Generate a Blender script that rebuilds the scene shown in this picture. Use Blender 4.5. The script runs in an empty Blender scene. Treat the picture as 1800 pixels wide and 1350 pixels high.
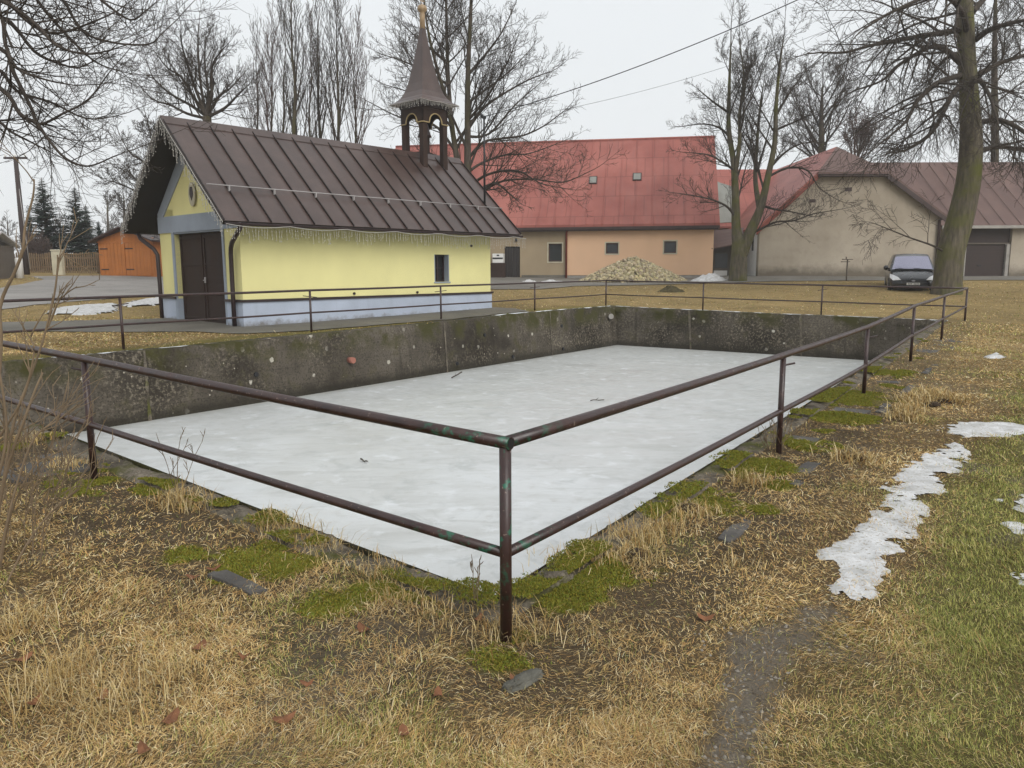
import bpy, bmesh, math, random
import numpy as np
from mathutils import Vector, Matrix, noise
from mathutils.geometry import delaunay_2d_cdt
S = bpy.context.scene
COL = S.collection
R_ = math.radians
# ------------------------------------------------------------------ camera model (used to survey the place from the photograph)
FPX, PITCH, ROLL, CZ = 1340.5, R_(8.54), R_(-.18), 1.64
cF = np.array([0, math.cos(PITCH), -math.sin(PITCH)])
c0 = np.array([1., 0, 0]); cu = np.cross(c0, cF)
cR = c0*math.cos(ROLL)+cu*math.sin(ROLL); cU = -c0*math.sin(ROLL)+cu*math.cos(ROLL)
def ray(x, y): return cF+cR*((x-900)/FPX)-cU*((y-675)/FPX)
def at(x, y, Y):
    d = ray(x, y); q = d*(Y/d[1]); return Vector((q[0], q[1], q[2]+CZ))
# ------------------------------------------------------------------ terrain
CP = np.array([(0,0,0),(-3.2,5.7,.06),(3,1,0),(-3,1,0),(0,3.2,0),(12.56,21.2,.19),(3.4,27.8,.34),(-9.55,10.6,.24),(-6.45,18.4,.28),(-.68,24.8,.40),(-9.7,21.3,.33),
    (17,33,.59),(19,32.5,.62),(0,46,1.11),(11.5,45,1.12),(14,44,1.2),(24,44,1.1),(30,44,1.1),(-21,42,1.38),(-26.5,42,1.5),(5,8,0),(10,10,0),(14,14,.03),(20,20,.2),(-14,22,.45),
    (-17,30,.75),(-14,6,.25),(6,36,.66),(-8,40,1.05),(-45,42,1.8),(45,44,1.2),(0,75,1.8),(-40,80,2.2),(40,80,1.9),(20,-10,0),(-20,-10,.1),(30,15,.1),(-40,10,.8)], float)
def _U(r2): return np.where(r2 > 1e-9, .5*r2*np.log(np.maximum(r2, 1e-9)), 0)
_n = len(CP); _K = _U(((CP[:,None,:2]-CP[None,:,:2])**2).sum(-1)); _P = np.hstack([np.ones((_n,1)), CP[:,:2]])
_W = np.linalg.solve(np.block([[_K+np.eye(_n)*2., _P],[_P.T, np.zeros((3,3))]]), np.concatenate([CP[:,2], np.zeros(3)]))
def gz0(x, y):
    x = np.clip(np.asarray(x, float), -45, 45); y = np.clip(np.asarray(y, float), -10, 80)
    sh = x.shape; x = x.ravel(); y = y.ravel(); out = np.empty(len(x))
    for i in range(0, len(x), 40000):
        X = np.stack([x[i:i+40000], y[i:i+40000]], -1)
        out[i:i+40000] = _U(((X[:,None]-CP[None,:,:2])**2).sum(-1))@_W[:_n]+_W[_n]+X@_W[_n+1:]
    return out.reshape(sh)
def hashn(ix, iy, s):
    h = (ix.astype(np.int64)*374761393+iy.astype(np.int64)*668265263+s*1442695041) & 0xffffffff
    h = ((h ^ (h >> 13))*1274126177) & 0xffffffff
    return ((h ^ (h >> 16)) & 0xffff)/65535.
def vn(x, y, sc, s=0):          # smooth value noise 0..1
    x = np.asarray(x, float)*sc+1000; y = np.asarray(y, float)*sc+1000
    ix = np.floor(x); iy = np.floor(y); fx = x-ix; fy = y-iy; fx = fx*fx*(3-2*fx); fy = fy*fy*(3-2*fy)
    a, b, c, d = hashn(ix,iy,s), hashn(ix+1,iy,s), hashn(ix,iy+1,s), hashn(ix+1,iy+1,s)
    return (a*(1-fx)+b*fx)*(1-fy)+(c*(1-fx)+d*fx)*fy
def fbm(x, y, sc, s=0): return (vn(x,y,sc,s)*.55+vn(x,y,sc*2.1,s+7)*.28+vn(x,y,sc*4.3,s+13)*.17)
def sm(a, b, x): t = np.clip((x-a)/(b-a), 0, 1); return t*t*(3-2*t)
def gz(x, y):
    x = np.asarray(x, float); y = np.asarray(y, float); d = np.hypot(x, y)
    return gz0(x, y)+((fbm(x,y,1.3,3)-.5)*.07+(vn(x,y,6.5,5)-.5)*.022)*sm(16, 8, d)+(fbm(x,y,.35,4)-.5)*.06*sm(40, 12, d)
def gp(px, py):                 # ground point seen at a pixel
    d = ray(px, py); Y = 3.
    lo, hi = .5, 250.
    for k in range(60):
        m = .5*(lo+hi); q = d*(m/d[1])
        if q[2]+CZ > float(gz0(q[0], q[1])): lo = m
        else: hi = m
    q = d*(lo/d[1]); return (q[0], q[1])
def inpoly(x, y, P):
    x = np.asarray(x, float); y = np.asarray(y, float); r = np.zeros(x.shape, bool); n = len(P)
    for i in range(n):
        x1, y1 = P[i]; x2, y2 = P[(i+1) % n]
        if y1 == y2: continue
        r ^= ((y1 > y) != (y2 > y)) & (x < (x2-x1)*(y-y1)/(y2-y1)+x1)
    return r
def segdist(x, y, a, b):
    ax, ay = a; bx, by = b; dx, dy = bx-ax, by-ay
    t = np.clip(((x-ax)*dx+(y-ay)*dy)/(dx*dx+dy*dy), 0, 1); return np.hypot(x-ax-t*dx, y-ay-t*dy)
def polydist(x, y, P): return np.min([segdist(x, y, P[i], P[(i+1) % len(P)]) for i in range(len(P))], 0)
# ------------------------------------------------------------------ mesh helpers
class MB:
    def __init__(s): s.v = []; s.f = []; s.sm = []
    def add(s, v, f, smooth=False):
        o = len(s.v); s.v += [tuple(p) for p in v]; s.f += [tuple(o+i for i in q) for q in f]; s.sm += [smooth]*len(f); return s
    def box(s, lo, hi, M=None):
        x0,y0,z0 = lo; x1,y1,z1 = hi
        v = [(x0,y0,z0),(x1,y0,z0),(x1,y1,z0),(x0,y1,z0),(x0,y0,z1),(x1,y0,z1),(x1,y1,z1),(x0,y1,z1)]
        if M is not None: v = [M@Vector(p) for p in v]
        return s.add(v, [(3,2,1,0),(4,5,6,7),(0,1,5,4),(1,2,6,5),(2,3,7,6),(3,0,4,7)])
    def tube(s, pts, r, k=8, cap=True):
        pts = [Vector(p) for p in pts]; n = len(pts)
        if not hasattr(r, '__len__'): r = [r]*n
        v = []; up = None
        for i, p in enumerate(pts):
            t = (pts[min(i+1,n-1)]-pts[max(i-1,0)]).normalized()
            if up is None: up = Vector((0,0,1)) if abs(t.z) < .9 else Vector((1,0,0))
            a = t.cross(up).normalized(); up = a.cross(t).normalized(); b = up
            v += [p+(a*math.cos(2*math.pi*j/k)+b*math.sin(2*math.pi*j/k))*r[i] for j in range(k)]
        f = [(i*k+j, i*k+(j+1) % k, (i+1)*k+(j+1) % k, (i+1)*k+j) for i in range(n-1) for j in range(k)]
        s.add(v, f, True)
        if cap:
            o = len(s.v)-n*k; s.f += [tuple(o+j for j in range(k))[::-1], tuple(o+(n-1)*k+j for j in range(k))]; s.sm += [False]*2
        return s
    def prism(s, P, off):       # planar polygon P (3d) extruded by vector off
        P = [Vector(p) for p in P]; n = len(P); off = Vector(off)
        return s.add(P+[p+off for p in P], [tuple(range(n))[::-1], tuple(range(n, 2*n))]+[(i,(i+1) % n,n+(i+1) % n,n+i) for i in range(n)])
    def lathe(s, prof, c=(0,0,0), k=20, M=None):
        v = []; c = Vector(c)
        for r, z in prof: v += [c+Vector((r*math.cos(2*math.pi*j/k), r*math.sin(2*math.pi*j/k), z)) for j in range(k)]
        if M is not None: v = [M@p for p in v]
        n = len(prof); s.add(v, [(i*k+j,i*k+(j+1) % k,(i+1)*k+(j+1) % k,(i+1)*k+j) for i in range(n-1) for j in range(k)], True)
        o = len(s.v)-n*k; s.f += [tuple(o+j for j in range(k))[::-1], tuple(o+(n-1)*k+j for j in range(k))]; s.sm += [False]*2; return s
    def build(s, name, mat, parent=None, bevel=0, label=None, loc=None):
        me = bpy.data.meshes.new(name); me.from_pydata(s.v, [], s.f); me.polygons.foreach_set('use_smooth', s.sm)
        bm = bmesh.new(); bm.from_mesh(me); bmesh.ops.recalc_face_normals(bm, faces=bm.faces); bm.to_mesh(me); bm.free()
        return link(name, me, mat, parent, bevel, label)
def link(name, me, mat, parent=None, bevel=0, label=None):
    o = bpy.data.objects.new(name, me); COL.objects.link(o)
    if mat: me.materials.append(mat)
    if parent: o.parent = parent
    if bevel:
        b = o.modifiers.new('bevel', 'BEVEL'); b.width = bevel; b.segments = 2; b.limit_method = 'ANGLE'
    if label: o['label'] = label
    return o
def tag(o, label, cat, group=None, kind=None):
    o['label'] = label; o['category'] = cat
    if group: o['group'] = group
    if kind: o['kind'] = kind
    return o
def thing(name, label, cat, loc=(0,0,0), rz=0, group=None):
    o = bpy.data.objects.new(name, None); COL.objects.link(o); o.location = loc; o.rotation_euler = (0,0,rz); o.empty_display_size = .2
    return tag(o, label, cat, group)
def copy_tree(o, parent=None):
    c = o.copy(); COL.objects.link(c); c.parent = parent
    for ch in list(o.children): copy_tree(ch, c)
    return c
def npmesh(name, V, F, mat, smooth=True, col=None):
    me = bpy.data.meshes.new(name); k = F.shape[1]
    me.vertices.add(len(V)); me.vertices.foreach_set('co', V.astype(np.float32).ravel())
    me.loops.add(F.size); me.loops.foreach_set('vertex_index', F.astype(np.int32).ravel())
    me.polygons.add(len(F)); me.polygons.foreach_set('loop_start', np.arange(0, F.size, k, dtype=np.int32))
    me.polygons.foreach_set('use_smooth', np.full(len(F), smooth))
    me.update(calc_edges=True)
    if col is not None:
        a = me.attributes.new('Col', 'FLOAT_COLOR', 'POINT'); a.data.foreach_set('color', np.hstack([col, np.ones((len(col),1))]).astype(np.float32).ravel())
    if mat: me.materials.append(mat)
    return me
# ------------------------------------------------------------------ materials
class NT:
    def __init__(s, name):
        s.m = bpy.data.materials.new(name); s.m.use_nodes = True; s.t = s.m.node_tree; s.b = s.t.nodes['Principled BSDF']; s.out = s.t.nodes['Material Output']
        s.tc = s.t.nodes.new('ShaderNodeTexCoord')
    def n(s, ty, **kw):
        x = s.t.nodes.new(ty)
        for k, v in kw.items():
            if k[0] == '_': setattr(x, k[1:], v)
            else: s.put(x.inputs[k.replace('__', ' ')], v)
        return x
    def put(s, sock, v):
        if hasattr(v, 'is_output') or isinstance(v, bpy.types.NodeSocket): s.t.links.new(v, sock)
        else: sock.default_value = v
    def noise(s, sc, det=4, rough=.55, co='Object', dist=0, vec=None):
        return s.n('ShaderNodeTexNoise', Vector=vec or s.tc.outputs[co], Scale=sc, Detail=det, Roughness=rough, Distortion=dist).outputs['Fac']
    def ramp(s, fac, a, b, lo=0., hi=1.):
        return s.n('ShaderNodeMapRange', Value=fac, From__Min=a, From__Max=b, To__Min=lo, To__Max=hi, _clamp=True).outputs['Result']
    def mix(s, fac, a, b, mode='MIX'):
        x = s.n('ShaderNodeMix', _data_type='RGBA', _blend_type=mode); s.put(x.inputs['Factor'], fac)
        s.put(x.inputs[6], a if not isinstance(a, tuple) else (*a, 1) if len(a) == 3 else a); s.put(x.inputs[7], b if not isinstance(b, tuple) else (*b, 1) if len(b) == 3 else b)
        return x.outputs[2]
    def math(s, op, a, b=0.): 
        x = s.n('ShaderNodeMath', _operation=op); s.put(x.inputs[0], a); s.put(x.inputs[1], b); return x.outputs[0]
    def stretch(s, v, co='Object'):
        x = s.n('ShaderNodeMapping', Vector=s.tc.outputs[co]); x.inputs['Scale'].default_value = v; return x.outputs[0]
    def bump(s, h, st=.3, d=.02):
        s.put(s.b.inputs['Normal'], s.n('ShaderNodeBump', Height=h, Strength=st, Distance=d).outputs[0])
    def done(s, c, rough=.7, spec=.5, metal=0.):
        s.put(s.b.inputs['Base Color'], c if not isinstance(c, tuple) else (*c, 1)); s.put(s.b.inputs['Roughness'], rough); s.b.inputs['Specular IOR Level'].default_value = spec; s.b.inputs['Metallic'].default_value = metal
        return s.m
def simple(name, c, rough=.7, var=.18, sc=3., spec=.4, metal=0., bst=.15, bsc=40., c2=None, streak=None):
    t = NT(name); a = t.noise(sc, 5)
    if streak: a = t.math('MULTIPLY_ADD', t.noise(1, 4, vec=t.stretch(streak)), .5) if False else t.mix(.5, a, t.noise(1., 4, vec=t.stretch(streak)))
    dk = tuple(x*(1-var) for x in c); lt = c2 or tuple(min(1, x*(1+var)) for x in c)
    col = t.mix(t.ramp(a, .3, .7), dk, lt)
    fine = t.noise(bsc, 3)
    col = t.mix(t.ramp(fine, .35, .65, 0, .35*var/.18*.5), col, tuple(x*.6 for x in c))
    if bst: t.bump(fine, bst, .01)
    return t.done(col, t.ramp(a, .3, .7, rough*.85, min(1, rough*1.1)), spec, metal)
M = {}
M['yellow'] = simple('yellow_plaster', (.77,.715,.34), .85, .1, .9, .2, bst=.12, bsc=60, streak=(.6,.6,.15))
def splash(name, c, dirt, z0, z1, amp):
    t = NT(name); a = t.noise(1.2, 5); col = t.mix(t.ramp(a, .3, .7), tuple(x*.88 for x in c), tuple(x*1.06 for x in c)); b = t.noise(30, 4, .7); col = t.mix(t.ramp(b, .55, .75, 0, .2), col, tuple(x*.6 for x in c))
    z = t.n('ShaderNodeSeparateXYZ', Vector=t.tc.outputs['Object']).outputs[2]; d = t.math('ADD', z, t.math('MULTIPLY', t.math('SUBTRACT', t.noise(3.5, 6, .7), .5), -amp)); col = t.mix(t.ramp(d, z1, z0, 0, .8), col, dirt)
    st = t.noise(1., 4, vec=t.stretch((5,5,.35))); col = t.mix(t.ramp(st, .56, .75, 0, .28), col, tuple(x*.72 for x in c)); t.bump(b, .15, .01); return t.done(col, .85, .2)
M['bluegrey'] = simple('blue_grey_plaster', (.31,.35,.41), .8, .1, 1.5, .2)
M['plinth'] = splash('pale_blue_plaster', (.43,.48,.57), (.15,.13,.1), .0, .16, .5)
M['brown'] = simple('brown_sheet', (.036,.02,.014), .7, .3, 2, .25, streak=(3,3,.5))
M['ledge'] = simple('dark_brown_tin', (.03,.016,.016), .45, .2, 2, .5)
M['roofbrown'] = simple('brown_roof_metal', (.058,.036,.03), .36, .25, .8, .5, bst=.05, bsc=4, c2=(.1,.066,.056), streak=(2.2,.5,.5))
M['seam'] = simple('roof_seam', (.022,.013,.011), .5, .2, 3)
M['soffit'] = simple('soffit_board', (.02,.016,.013), .8, .3, 3)
M['gold'] = simple('gilded_sheet', (.36,.25,.14), .5, .25, 6, .5)
M['trimgold'] = simple('ochre_trim', (.36,.27,.13), .6, .2, 6)
M['steelwhite'] = simple('galvanised_bar', (.34,.32,.31), .4, .15, 4)
M['dark'] = simple('dark_void', (.012,.012,.013), .6, .2, 4)
M['glass'] = simple('window_glass', (.03,.035,.038), .2, .2, 2, .4, bst=0)
M['white'] = simple('white_paint', (.72,.71,.68), .6, .08, 3)
M['lightwire'] = simple('pale_light_wire', (.46,.44,.4), .5, .1, 9)
M['cable'] = simple('black_cable', (.012,.012,.013), .5, .1, 9)
M['pole'] = simple('weathered_pole', (.055,.04,.038), .85, .3, 2, streak=(8,8,.4))
M['orange'] = simple('orange_boards', (.43,.15,.035), .75, .22, 1.5, streak=(7,7,.5))
M['fencewood'] = simple('grey_wood', (.17,.115,.065), .9, .3, 3, streak=(8,8,.6))
M['cream'] = simple('cream_stone', (.5,.46,.34), .85, .15, 3)
M['tan'] = simple('tan_render', (.35,.275,.18), .9, .14, .7, .2, streak=(.8,.8,.3))
M['pink'] = simple('peach_render', (.72,.47,.30), .9, .06, .6, .2, streak=(.9,.9,.25))
M['pipe_red'] = simple('red_downpipe', (.22,.05,.03), .5, .2, 3)
M['gutter'] = simple('dark_gutter', (.045,.025,.022), .5, .25, 3)
M['maroon'] = simple('maroon_roof', (.12,.066,.055), .6, .25, .6, .4, c2=(.17,.105,.088), streak=(2,.5,.5))
M['greyroof'] = simple('old_grey_roof', (.24,.245,.22), .7, .2, 1.5, streak=(3,.5,.5))
M['garage'] = simple('brown_garage_door', (.032,.018,.015), .6, .2, 1.5)
M['woodgrey'] = simple('grey_planks', (.12,.1,.08), .9, .25, 2, streak=(8,8,.4))
M['concretelt'] = simple('light_concrete', (.33,.31,.28), .9, .2, 2)
M['blackplastic'] = simple('black_plastic', (.015,.015,.016), .5, .1, 5)
M['carpaint'] = simple('dark_grey_car_paint', (.014,.014,.017), .3, .08, 3, .5, bst=0)
M['carpaint'].node_tree.nodes['Principled BSDF'].inputs['Coat Weight'].default_value = .25
M['windscreen'] = simple('windscreen_glass', (.34,.33,.42), .06, .03, 2, 1., bst=0)  # pale lavender base colour stands in for sky reflected in the glass
M['windscreen'].node_tree.nodes['Principled BSDF'].inputs['Metallic'].default_value = .75
M['headlamp'] = simple('headlamp_glass', (.75,.76,.78), .12, .05, 6, .9, bst=0)
M['tyre'] = simple('tyre_rubber', (.014,.014,.014), .85, .1, 8)
M['rim'] = simple('alloy_rim', (.35,.35,.37), .35, .1, 8, metal=.6)
M['soil'] = simple('dark_soil', (.05,.034,.022), .95, .4, 6, .2, bst=.8, bsc=30)
M['rock'] = simple('grey_rock', (.12,.115,.095), .9, .35, 9, .3, bst=.5, bsc=40)
M['slate'] = simple('slate_slab', (.085,.078,.07), .85, .5, 4, .4, bst=.4, bsc=30)
M['twig'] = simple('shrub_stem', (.2,.145,.09), .8, .25, 5, .3, bst=.1)
def barkmat(name, c, moss=None, mh=(0,1)):
    t = NT(name); a = t.noise(1., 5, vec=t.stretch((9,9,1.6))); col = t.mix(t.ramp(a, .3, .7), tuple(x*.55 for x in c), tuple(x*1.45 for x in c))
    if moss:
        g = t.noise(1.1, 4, .6); col = t.mix(t.ramp(g, .44, .66, 0, .85), col, moss)
    t.bump(a, .7, .04); return t.done(col, .95, .15)
M['bark'] = barkmat('grey_bark', (.075,.06,.047), (.075,.07,.03))
M['barkmoss'] = barkmat('mossy_bark', (.105,.09,.065), (.1,.105,.022))
M['twigs'] = barkmat('bare_twigs', (.06,.049,.04))
M['twigsred'] = barkmat('reddish_twigs', (.085,.055,.045))
M['needles'] = simple('spruce_needles', (.022,.036,.024), .9, .4, 2, .2, bst=0)
M['shrubbrown'] = simple('brown_shrub_twigs', (.11,.08,.07), .9, .25, 2, .1, bst=0)
# red house roof: faded sheets with courses
def redroof():
    t = NT('faded_red_roof'); a = t.noise(.45, 5); b = t.noise(1., 4, vec=t.stretch((3.2,.5,.5)))
    col = t.mix(t.ramp(a, .3, .7), (.255,.07,.053), (.385,.13,.1)); col = t.mix(t.ramp(b, .5, .75, 0, .45), col, (.25,.10,.085))
    br = t.n('ShaderNodeTexBrick', Vector=t.stretch((1,1,1)), Scale=1., Mortar__Size=.03, _offset=.5); br.inputs['Brick Width'].default_value = 1.15; br.inputs['Row Height'].default_value = 1.3
    br.inputs['Color1'].default_value = (1,1,1,1); br.inputs['Color2'].default_value = (.86,.86,.86,1); br.inputs['Mortar'].default_value = (.62,.6,.6,1)
    col = t.mix(.7, col, t.mix(1., col, br.outputs['Color'], 'MULTIPLY')); return t.done(col, .55, .4)
M['redroof'] = redroof()
# barn wall: weathered render, damp at foot
def barnwall():
    t = NT('grey_beige_render'); a = t.noise(.35, 5, .6); b = t.noise(2.5, 4, .6)
    col = t.mix(t.ramp(a, .32, .68), (.30,.255,.195), (.42,.365,.29)); col = t.mix(t.ramp(b, .52, .8, 0, .4), col, (.22,.18,.14))
    z = t.n('ShaderNodeSeparateXYZ', Vector=t.tc.outputs['Object']).outputs[2]
    d = t.math('ADD', z, t.math('MULTIPLY', t.noise(1.6, 5, .65), -.9))
    col = t.mix(t.ramp(d, .25, -.25, 0, .75), col, (.085,.07,.05)); t.bump(b, .2, .02); return t.done(col, .92, .2)
M['barnwall'] = barnwall()
# pool concrete: dark, mossy, lichen spots
def pooled():
    t = NT('mossy_old_concrete'); a = t.noise(.55, 5, .6); b = t.noise(16, 4, .7); c = t.noise(60, 2)
    base = t.mix(t.ramp(a, .35, .65), (.024,.019,.013), (.125,.107,.084))
    m1 = t.ramp(t.noise(.38, 4, .6), .40, .56)
    col = t.mix(t.math('MULTIPLY', t.ramp(b, .5, .62), m1), base, (.21,.18,.135))
    col = t.mix(t.math('MULTIPLY', t.ramp(t.noise(28, 3), .52, .62), .55), col, (.018,.014,.009))
    col = t.mix(t.ramp(t.noise(2.2, 5, .65), .56, .72, 0, .75), col, (.048,.043,.012))
    st = t.noise(1., 3, vec=t.stretch((3.5,3.5,.25))); col = t.mix(t.ramp(st, .56, .72, 0, .45), col, (.024,.02,.015))
    v = t.n('ShaderNodeTexVoronoi', Vector=t.tc.outputs['Object'], Scale=2.6, Randomness=1.); wv = t.math('ADD', v.outputs['Distance'], t.math('MULTIPLY', t.math('SUBTRACT', t.noise(22, 2), .5), .16))
    spot = t.math('MULTIPLY', t.ramp(wv, .15, .11), t.ramp(t.noise(.7, 2), .46, .56)); col = t.mix(spot, col, (.47,.44,.37))
    v2 = t.n('ShaderNodeTexVoronoi', Vector=t.tc.outputs['Object'], Scale=5.5, Randomness=1.); col = t.mix(t.math('MULTIPLY', t.ramp(v2.outputs['Distance'], .1, .06), t.ramp(t.noise(1.3, 2), .5, .6)), col, (.42,.38,.31))
    z = t.n('ShaderNodeSeparateXYZ', Vector=t.tc.outputs['Object']).outputs[2]; fz = t.math('FRACT', t.math('ADD', t.math('MULTIPLY', z, 2.6), t.math('MULTIPLY', t.noise(.8, 2), .12))); col = t.mix(t.math('MULTIPLY', t.ramp(fz, .05, .0), .45), col, (.02,.016,.011))
    wl_ = t.math('ADD', z, t.math('MULTIPLY', t.math('SUBTRACT', t.noise(2.5, 4, .6), .5), .25)); col = t.mix(t.ramp(wl_, -.78, -.95, 0, .75), col, (.022,.019,.013)); col = t.mix(t.math('MULTIPLY', t.ramp(wl_, -.30, .05), t.ramp(t.noise(1.4, 5, .65), .44, .58)), col, (.05,.047,.014))
    t.bump(t.mix(.5, b, c), .6, .02); return t.done(col, .93, .2)
M['concrete'] = pooled()
def rimmat():
    t = NT('worn_rim_concrete'); a = t.noise(3, 6, .7); b = t.noise(40, 3, .7)
    col = t.mix(t.ramp(a, .35, .65), (.06,.05,.037), (.25,.215,.165)); col = t.mix(t.ramp(b, .45, .6, 0, .6), col, (.06,.05,.04))
    col = t.mix(t.ramp(t.noise(2.1, 5, .65), .52, .64, 0, .9), col, (.075,.078,.014)); t.bump(t.mix(.5, a, b), .9, .03); return t.done(col, .95, .15)
M['rimcon'] = rimmat()
def icemat():
    t = NT('wet_pond_ice'); a = t.noise(.55, 6, .6, dist=.6); b = t.noise(1., 5, .6, vec=t.stretch((.7,2.6,1)), dist=.5); c = t.noise(5.5, 5, .65)
    w1 = t.noise(1.3, 6, .7, dist=1.2); y = t.n('ShaderNodeSeparateXYZ', Vector=t.tc.outputs['Object']).outputs[1]
    col = t.mix(t.ramp(a, .35, .68), (.64,.66,.665), (.56,.57,.56)); col = t.mix(t.ramp(b, .5, .72, 0, .8), col, (.45,.455,.435))
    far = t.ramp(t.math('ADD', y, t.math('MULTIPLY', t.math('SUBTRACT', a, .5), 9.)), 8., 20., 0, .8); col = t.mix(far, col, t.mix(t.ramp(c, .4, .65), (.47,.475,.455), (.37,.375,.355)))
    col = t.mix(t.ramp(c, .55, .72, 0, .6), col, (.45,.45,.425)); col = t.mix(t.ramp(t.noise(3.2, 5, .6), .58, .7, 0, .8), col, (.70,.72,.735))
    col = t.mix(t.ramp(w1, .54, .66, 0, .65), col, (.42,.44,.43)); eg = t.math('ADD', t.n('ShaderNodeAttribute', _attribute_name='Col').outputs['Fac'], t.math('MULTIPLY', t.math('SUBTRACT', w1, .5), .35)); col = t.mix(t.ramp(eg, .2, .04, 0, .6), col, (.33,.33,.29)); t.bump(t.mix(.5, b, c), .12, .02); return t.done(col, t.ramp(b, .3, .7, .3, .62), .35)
M['ice'] = icemat()
def snowmat():
    t = NT('old_snow'); a = t.noise(7, 5, .6); b = t.noise(45, 3)
    col = t.mix(t.ramp(a, .35, .65), (.64,.64,.64), (.42,.415,.40)); col = t.mix(t.ramp(b, .56, .68, 0, .8), col, (.28,.24,.18)); t.bump(t.mix(.5, a, b), .5, .03); return t.done(col, .8, .3)
M['snow'] = snowmat()
def asphalt(name, c, lt):
    t = NT(name); a = t.noise(.5, 5, .6); b = t.noise(90, 2); col = t.mix(t.ramp(a, .35, .65), c, lt); col = t.mix(t.ramp(b, .5, .7, 0, .4), col, tuple(x*1.6 for x in lt))
    col = t.mix(t.ramp(t.noise(1.7, 5, .7), .55, .7, 0, .4), col, tuple(x*.55 for x in c)); t.bump(b, .3, .01); return t.done(col, .8, .35)
M['asphalt'] = asphalt('worn_asphalt', (.19,.177,.162), (.27,.252,.232))
M['pathmat'] = asphalt('mossy_path', (.1,.092,.075), (.165,.15,.122))
M['gravelyard'] = asphalt('gravel_yard', (.13,.12,.1), (.2,.185,.16))
def railmat():
    t = NT('brown_rail_paint'); a = t.noise(7, 4, .6); b = t.noise(55, 3)
    col = t.mix(t.ramp(a, .35, .7), (.02,.008,.007), (.052,.024,.02)); col = t.mix(t.ramp(b, .66, .72), col, (.22,.16,.13))
    pos = t.n('ShaderNodeNewGeometry').outputs['Position']; s = t.n('ShaderNodeVectorMath', _operation='DISTANCE'); t.put(s.inputs[0], pos); s.inputs[1].default_value = (-.16,3.3,.66)
    w = t.math('MULTIPLY', t.ramp(s.outputs['Value'], .6, .15), t.ramp(t.noise(17, 4, .7), .54, .62)); col = t.mix(w, col, (.012,.13,.075))
    g2 = t.ramp(t.noise(5.5, 4, .7), .73, .75); col = t.mix(g2, col, (.012,.11,.065))
    t.bump(t.mix(.5, a, b), .18, .006); return t.done(col, t.ramp(a, .3, .7, .3, .5), .55)
M['rail'] = railmat()
def colmat(name, rough=.85, trans=.0):
    t = NT(name); a = t.n('ShaderNodeAttribute', _attribute_name='Col'); t.b.inputs['Roughness'].default_value = rough; t.b.inputs['Specular IOR Level'].default_value = .2
    t.put(t.b.inputs['Base Color'], a.outputs['Color']); return t.m
M['grass'] = colmat('grass_blades')
def groundmat():
    t = NT('winter_ground'); a = t.n('ShaderNodeAttribute', _attribute_name='Col').outputs['Color']; n1 = t.noise(2.2, 6, .7); n2 = t.noise(26, 4, .7); n3 = t.noise(110, 2); n4 = t.noise(1., 4, .7, vec=t.stretch((38,9,10)))
    c = t.mix(t.ramp(n1, .35, .7, 0, .55), a, t.mix(1., a, (.5,.46,.40), 'MULTIPLY')); c = t.mix(t.ramp(n2, .5, .7, 0, .7), c, t.mix(1., c, (.42,.38,.34), 'MULTIPLY')); c = t.mix(t.ramp(n3, .52, .7, 0, .5), c, t.mix(1., c, (1.7,1.6,1.4), 'MULTIPLY'))
    c = t.mix(t.ramp(n4, .52, .68, 0, .4), c, t.mix(1., c, (1.5,1.45,1.3), 'MULTIPLY'))
    t.bump(t.mix(.5, n2, n3), .7, .03); return t.done(c, .95, .1)
M['ground'] = groundmat()

# ------------------------------------------------------------------ pool geometry
FA, FB, FC, FD = [np.array(p) for p in ((-.03,3.22), (12.56,21.17), (3.41,27.76), (-9.55,10.61))]
def inset(a, b, d):             # line a->b moved d to its left
    t = (b-a)/np.linalg.norm(b-a); n = np.array([-t[1], t[0]]); return a+n*d, t
def isect(l1, l2):
    (p, t), (q, s) = l1, l2; A = np.array([t, -s]).T; k = np.linalg.solve(A, q-p); return p+t*k[0]
def inset2(a, b, d0, d1):
    t = (b-a)/np.linalg.norm(b-a); n = np.array([-t[1], t[0]]); p = a+n*d0; q = b+n*d1; t = (q-p)/np.linalg.norm(q-p); return p, t
def quad(r, f, l, n):
    tp = lambda v: v if hasattr(v, '__len__') else (v, v)
    L = [inset2(FA, FB, *tp(r)), inset2(FB, FC, *tp(f)), inset2(FC, FD, *tp(l)), inset2(FD, FA, *tp(n))]
    return [isect(L[3], L[0]), isect(L[0], L[1]), isect(L[1], L[2]), isect(L[2], L[3])]
RIM = quad((.30,.72), .26, .50, (.72,.30))          # inner top edge
ICEQ = quad((.24,.66), .30, .66, (.66,.24))
OUT = quad((.06,.40), -.02, .2, (.40,.06))           # outer edge of coping = edge of the ground sheet
ZI = -1.04
def along(P, Q, n): return [P+(Q-P)*i/n for i in range(n+1)]
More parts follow.
